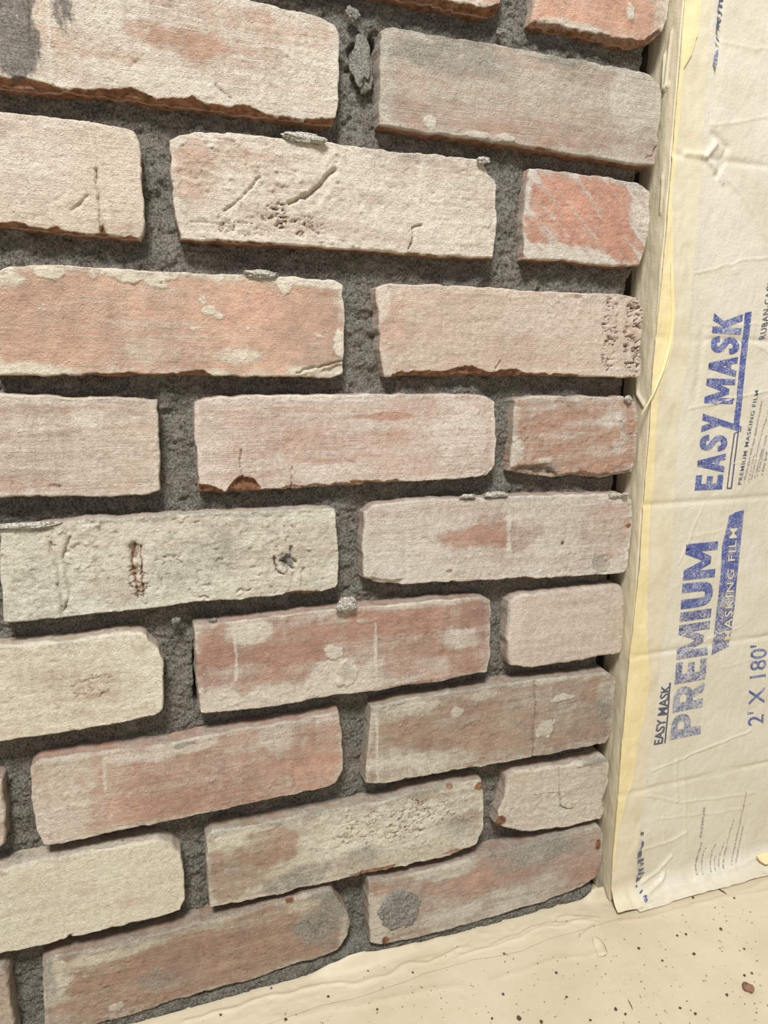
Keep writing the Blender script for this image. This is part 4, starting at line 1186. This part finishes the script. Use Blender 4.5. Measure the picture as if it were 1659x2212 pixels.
# block capitals built from bars and arcs (cap height 1)
def _rect(a, b, c, d): return [(a, b), (c, b), (c, d), (a, d)]
def _path(P, wd):
    P = np.array(P, float)
    t = np.linspace(0, len(P)-1, 40)
    k = np.arange(len(P))
    C = np.stack([np.interp(t, k, P[:, 0]), np.interp(t, k, P[:, 1])], 1)
    for it in range(2):
        C[1:-1] = (C[:-2]+2*C[1:-1]+C[2:])/4
    T = np.gradient(C, axis=0)
    T /= np.linalg.norm(T, axis=1)[:, None]
    N = np.stack([-T[:, 1], T[:, 0]], 1)*wd/2
    return [[tuple(C[i]-N[i]), tuple(C[i+1]-N[i+1]), tuple(C[i+1]+N[i+1]), tuple(C[i]+N[i])] for i in range(len(C)-1)]
_bowl = _path([(.2, .89), (.42, .89), (.57, .82), (.60, .68), (.56, .53), (.42, .46), (.2, .46)], .21)
GLYPH = {
    'E': (.60, [_rect(0, 0, .25, 1), _rect(.25, 0, .60, .21), _rect(.25, .395, .55, .605), _rect(.25, .79, .60, 1)]),
    'A': (.76, [[(0, 0), (.24, 0), (.49, 1), (.27, 1)], [(.52, 0), (.76, 0), (.49, 1), (.27, 1)], _rect(.18, .2, .58, .38)]),
    'S': (.66, _path([(.55, .68), (.53, .80), (.44, .88), (.32, .89), (.19, .86), (.13, .74), (.18, .62), (.32, .54), (.46, .46), (.54, .34), (.50, .19), (.36, .11), (.22, .11), (.12, .18), (.10, .33)], .22)),
    'Y': (.72, [[(0, 1), (.25, 1), (.45, .45), (.26, .38)], [(.47, 1), (.72, 1), (.24, -.42), (.02, -.42)]]),
    'M': (.95, [_rect(0, 0, .22, 1), _rect(.73, 0, .95, 1), [(.02, 1), (.26, 1), (.575, .18), (.375, .18)], [(.93, 1), (.69, 1), (.375, .18), (.575, .18)]]),
    'K': (.74, [_rect(0, 0, .24, 1), [(.22, .32), (.22, .58), (.46, 1), (.73, 1)], [(.28, .50), (.45, .66), (.76, 0), (.50, 0)]]),
    'P': (.70, [_rect(0, 0, .25, 1)]+_bowl),
    'R': (.72, [_rect(0, 0, .25, 1)]+_bowl+[[(.28, .46), (.52, .46), (.72, 0), (.46, 0)]]),
    'I': (.25, [_rect(0, 0, .25, 1)]),
    'U': (.68, _path([(.125, 1), (.125, .35), (.17, .19), (.34, .12), (.51, .19), (.555, .35), (.555, 1)], .25)),
}
def block_print(txt, base0, base1, cap0, mats, lab):
    P0, P1, P2 = fc([base0, base1, cap0])
    tot, pos = 0.0, []
    for ch in txt:
        if ch == ' ':
            tot += 0.30
            pos.append(None)
            continue
        pos.append(tot)
        tot += GLYPH[ch][0]+0.09
    tot -= 0.09
    for ch, x0, mt in zip(txt, pos, mats):
        if x0 is None: continue
        bm = bmesh.new()
        for q in GLYPH[ch][1]:
            vv = []
            for (x, y) in q:
                c = P0+(P1-P0)*((x0+x)/tot)+(P2-P0)*y
                vv.append(bm.verts.new((c[0], c[1], 0)))
            bm.faces.new(vv)
        bmesh.ops.remove_doubles(bm, verts=bm.verts[:], dist=1e-6)
        drape(bm, 0.00055)
        me = bpy.data.meshes.new('letter')
        bm.to_mesh(me)
        bm.free()
        me.materials.append(mt)
        o = bpy.data.objects.new('letter', me)
        col.objects.link(o)
        o.parent = film
        o['label'] = 'letter %s of the %s' % (ch, lab)
block_print('EASY MASK', (1559, 1057), (1604, 680), (1499, 1059), [INK]*9, 'large blue lettering EASY MASK')
poly_print([(1594, 926), (1583, 918), (1608, 676), (1622, 673)], INK, lab='blue underline bar')
poly_print([(1569, 1056), (1580, 1056), (1595, 930), (1584, 936)], INK_D, name='printed_box', lab='thin outlined bar',
           hole=[(1571.5, 1053), (1577.5, 1053), (1592, 934), (1586.5, 937)])
block_print('PREMIUM', (1512, 1585), (1550, 1169), (1446, 1598), [INK_P, INK_P, INK_W, INK_W, INK_W, INK, INK], 'large worn blue lettering PREMIUM')
poly_print([(1574, 1114), (1588, 1106), (1606, 1101), (1601, 1159), (1593, 1239), (1589, 1280), (1552, 1280), (1556, 1240), (1559, 1179)], INK, name='printed_banner', lab='dark blue end of the banner')
poly_print([(1552, 1280), (1589, 1280), (1586, 1310), (1574, 1396), (1536, 1415), (1543, 1360), (1548, 1318)], INK_W, name='printed_banner', lab='worn grey-blue end of the banner')
text_print('MASKING FILM', (1577, 1381), (1590, 1140), (1562, 1383), TAPE, 0.010, 0.0009, spacing=1.2, lab='pale lettering MASKING FILM on the banner')
text_print('EASY MASK.', (1430, 1606), (1447, 1474), (1411, 1609), INK_D, 0.02, lab='small dark lettering EASY MASK')
poly_print([(1434, 1605), (1437, 1605), (1448, 1474), (1445, 1474)], INK_D, lab='thin underline')
text_print("2' X 180'", (1649, 1563), (1656, 1390), (1614, 1569), INK, 0.004, spacing=1.02, lab="blue lettering 2' X 180'")
text_print('PREMIUM MASKING FILM', (1600, 1046), (1636, 843), (1592, 1047), INK_D, 0.004, spacing=1.15, lab='small dark lettering PREMIUM MASKING FILM')
text_print('RUBAN-CACHE DE', (1651, 731), (1676, 556), (1638, 734), INK_D, 0.002, spacing=1.1, lab='small dark lettering RUBAN-CACHE DE')
text_print('• Works great with tape applicators/makers', (1608, 1043), (1646, 866), (1603, 1044), INK_G, 0.0, lab='tiny grey lettering')
text_print('• Do not use', (1637, 1028), (1655, 940), (1632, 1029), INK_G, 0.0, lab='tiny grey lettering')
text_print('• Do not', (1647, 1026), (1656, 975), (1642, 1027), INK_D, 0.0, lab='tiny dark lettering')
text_print('PREMIUM', (1516, 1808), (1524, 1744), (1511, 1809), INK_G, 0.004, lab='small grey lettering PREMIUM')

# unreadable fine print: rows of tiny dashes, one row one part
def fine_print(pts, h, mat, seed):
    rnd = random.Random(seed)
    P = fc(pts)
    d = np.r_[0, np.cumsum(np.hypot(*np.diff(P, axis=0).T))]
    bm = bmesh.new()
    s = 0.0
    at = lambda q: np.array([np.interp(q, d, P[:, 0]), np.interp(q, d, P[:, 1])])
    while s < d[-1]-0.0007:
        L = rnd.uniform(.0004, .0009)
        a, b = at(s), at(min(s+L, d[-1]))
        t = (b-a)/max(np.linalg.norm(b-a), 1e-9)
        n = np.array([t[1], -t[0]])*h*rnd.uniform(.35, 1.0)*0.5
        bm.faces.new([bm.verts.new((*q, 0)) for q in (a-n, b-n, b+n, a+n)])
        s += L+rnd.choice([.0003, .0004, .0004, .0012])
    drape(bm, 0.0006)
    me = bpy.data.meshes.new('fine_print')
    bm.to_mesh(me)
    bm.free()
    me.materials.append(mat)
    o = bpy.data.objects.new('fine_print', me)
    col.objects.link(o)
    o.parent = film
    return o
for i, (pts, h) in enumerate([
        ([(1503, 1890), (1500, 1870), (1508, 1845), (1515, 1820)], .0024), ([(1515, 1890), (1514, 1865), (1519, 1840), (1525, 1830)], .0014),
        ([(1534, 1884), (1533, 1860), (1539, 1835), (1547, 1823)], .0016), ([(1543, 1882), (1542, 1860), (1546, 1848)], .0016), ([(1552, 1878), (1552, 1860), (1556, 1840), (1565, 1818)], .0016),
        ([(1561, 1877), (1562, 1855), (1568, 1830), (1578, 1790), (1586, 1768)], .0016), ([(1579, 1868), (1582, 1845), (1592, 1805), (1600, 1770), (1611, 1708)], .0016), ([(1588, 1864), (1592, 1845), (1600, 1810), (1606, 1782)], .0016),
        ([(1616, 1040), (1626, 985), (1632, 980)], .0012), ([(1622, 1036), (1636, 962), (1650, 915), (1659, 880)], .0012), ([(1629, 1032), (1645, 965)], .0012)]):
    fine_print(pts, h, INK_G, i)
# slivers of print showing along the folded film edge
for i, pts in enumerate([[(1549, 0), (1559, 0), (1558, 8), (1551, 8), (1550, 12), (1557, 18), (1556, 22), (1547, 17)], [(1547, 26), (1550, 26), (1556, 34), (1554, 40), (1552, 33), (1546, 34)],
        [(1545, 41), (1549, 48), (1554, 44), (1553, 51), (1549, 55), (1547, 64), (1551, 72), (1543, 65)], [(1542, 80), (1545, 86), (1549, 92), (1548, 95), (1542, 88)], [(1540, 113), (1547, 110), (1545, 132), (1541, 152), (1536, 135)],
        [(1380, 1794), (1387, 1794), (1387, 1799), (1380, 1799)], [(1383, 1811), (1387, 1816), (1385, 1822), (1377, 1832), (1381, 1822)], [(1374, 1837), (1381, 1831), (1382, 1843), (1373, 1847)],
        [(1373, 1853), (1387, 1849), (1386, 1854), (1376, 1857), (1374, 1864)], [(1378, 1860), (1387, 1859), (1386, 1863), (1378, 1863)], [(1374, 1867), (1377, 1873), (1387, 1869), (1386, 1873), (1376, 1878)], [(1373, 1882), (1388, 1879), (1387, 1883), (1374, 1885)],
        [(1372, 1888), (1375, 1892), (1384, 1886), (1378, 1895), (1369, 1902)], [(1369, 1910), (1373, 1909), (1373, 1914), (1369, 1914)], [(1378, 1928), (1384, 1920), (1385, 1926), (1380, 1931)], [(1386, 1938), (1392, 1936), (1398, 1950), (1393, 1953)]]):
    poly_print(pts, INK_W if i in (4, 15) else INK_D, 0.0022, 'print_sliver')

# ------------------------------------------------------------------ crumbs on the floor paper
rnd = random.Random(7)
BIG = [(1617, 2138, 8, 'b'), (1121, 2201, 4.5, 'd'), (1169, 2208, 3.2, 'd'), (1330, 2181, 3.2, 'd'), (1351, 2191, 2.4, 'd'), (1224, 2155, 2.4, 'd'), (1380, 2048, 2.6, 'd'), (1557, 2007, 2.8, 'd'), (1499, 2060, 2.8, 'd'), (1463, 2021, 2.2, 'd'),
       (1482, 2018, 2.2, 'd'), (1089, 2061, 3.2, 'b'), (1202, 2102, 2.6, 'd'), (709, 2153, 3.0, 'd'), (795, 2098, 2.6, 'd'), (892, 2102, 2.8, 'd'), (815, 2180, 2.4, 'd'), (477, 2194, 3.2, 'd'), (586, 2137, 3.2, 'd'), (617, 2204, 3.0, 'd'), (1087, 2148, 2.6, 'd'), (1063, 2201, 2.4, 'd'),
       (1502, 2190, 2.6, 'd'), (1431, 2075, 2.2, 'd'), (1570, 2150, 2.4, 'd'), (1608, 2108, 2.4, 'd'), (1624, 2103, 2.2, 'd'), (1608, 2050, 2.2, 'd'), (1275, 2205, 2.4, 'd'), (1469, 2178, 2.4, 'd'), (1497, 1940, 2.4, 'd'), (1586, 1941, 2.0, 'd')]
for i, (px, py, r, k) in enumerate(BIG):
    c = onZ((px, py), 0.0012)
    z = float(floor_h(np.array([c[0]]), np.array([c[1]]))[0])
    rr = (r if r > 7 else r*0.8)*np.linalg.norm(c-CAM)/FPX
    o = lump('mortar_crumb', (c[0], c[1], z+rr*0.45), (rr*1.1, rr*1.1, rr*0.75), CRUMB_B if k == 'b' else CRUMB, None, i+40, .5, 2)
    o.rotation_euler[2] = rnd.uniform(0, 6)
    if r > 7: tag(o, 'large brown mortar chip lying alone on the cream paper', 'crumb')
    elif k == 'b': tag(o, 'small brown brick chip on the tape below the lowest course', 'crumb')
    else: tag(o, 'small dark mortar crumb scattered on the cream paper', 'crumb', 'dark mortar crumbs on the paper')
# dust too fine to count
Vs, Fs = [], []
for i in range(700):
    px, py = rnd.uniform(350, 1700), rnd.uniform(1950, 2300)
    c = onZ((px, py), 0.001)
    if c[1] > -0.004 or (c[0] > XT and c[1] > -0.03): continue
    r = rnd.choice([.00018, .00022, .00028, .00035, .00045])
    z = float(floor_h(np.array([c[0]]), np.array([c[1]]))[0])+0.0003+r*0.4
    b = len(Vs)
    a0 = rnd.uniform(0, 3)
    st = rnd.uniform(1, 1.8)
    ring = [(c[0]+r*st*math.cos(a0)*math.cos(t)-r*math.sin(a0)*math.sin(t), c[1]+r*st*math.sin(a0)*math.cos(t)+r*math.cos(a0)*math.sin(t), z) for t in [k*math.pi/3 for k in range(6)]]
    Vs += ring+[(c[0], c[1], z+r*0.7), (c[0], c[1], z-r*0.7)]
    for k in range(6):
        Fs.append((b+k, b+(k+1) % 6, b+6))
        Fs.append((b+(k+1) % 6, b+k, b+7))
dust = mesh_np('mortar_dust', Vs, Fs, DUST)
tag(dust, 'fine dark mortar specks dusted over the cream paper', 'dust', kind='stuff')
# curved fibre
def tube(name, pts, r, mat, label, cat):
    cu = bpy.data.curves.new(name, 'CURVE')
    cu.dimensions = '3D'
    sp = cu.splines.new('POLY')
    sp.points.add(len(pts)-1)
    for p, q in zip(sp.points, pts): p.co = (*q, 1)
    for k, p in enumerate(sp.points): p.radius = 0.35+0.65*math.sin(math.pi*k/(len(pts)-1))
    cu.bevel_depth = r
    cu.bevel_resolution = 2
    tmp = bpy.data.objects.new(name, cu)
    col.objects.link(tmp)
    dg = bpy.context.evaluated_depsgraph_get()
    dg.update()
    me = bpy.data.meshes.new_from_object(tmp.evaluated_get(dg))
    bpy.data.objects.remove(tmp, do_unlink=True)
    me.name = name
    me.materials.clear()
    me.materials.append(mat)
    o = bpy.data.objects.new(name, me)
    col.objects.link(o)
    tag(o, label, cat)
def floor_pts(pxs, z=0.002):
    out = []
    for p in pxs:
        c = onZ(p, z)
        out.append((c[0], c[1], float(floor_h(np.array([c[0]]), np.array([c[1]]))[0])+0.0005))
    return out
tube('wood_splinter', floor_pts([(1551, 1919), (1556, 1922), (1562, 1925), (1569, 1930)]), .0006, FIBRE, 'dark brown splinter lying at the foot of the masking film', 'splinter')
tube('brush_bristle', floor_pts([(1356, 2158), (1360, 2165), (1364, 2172), (1367, 2180)]), .0003, FIBRE, 'thin dark bristle lying on the open cream paper', 'bristle')
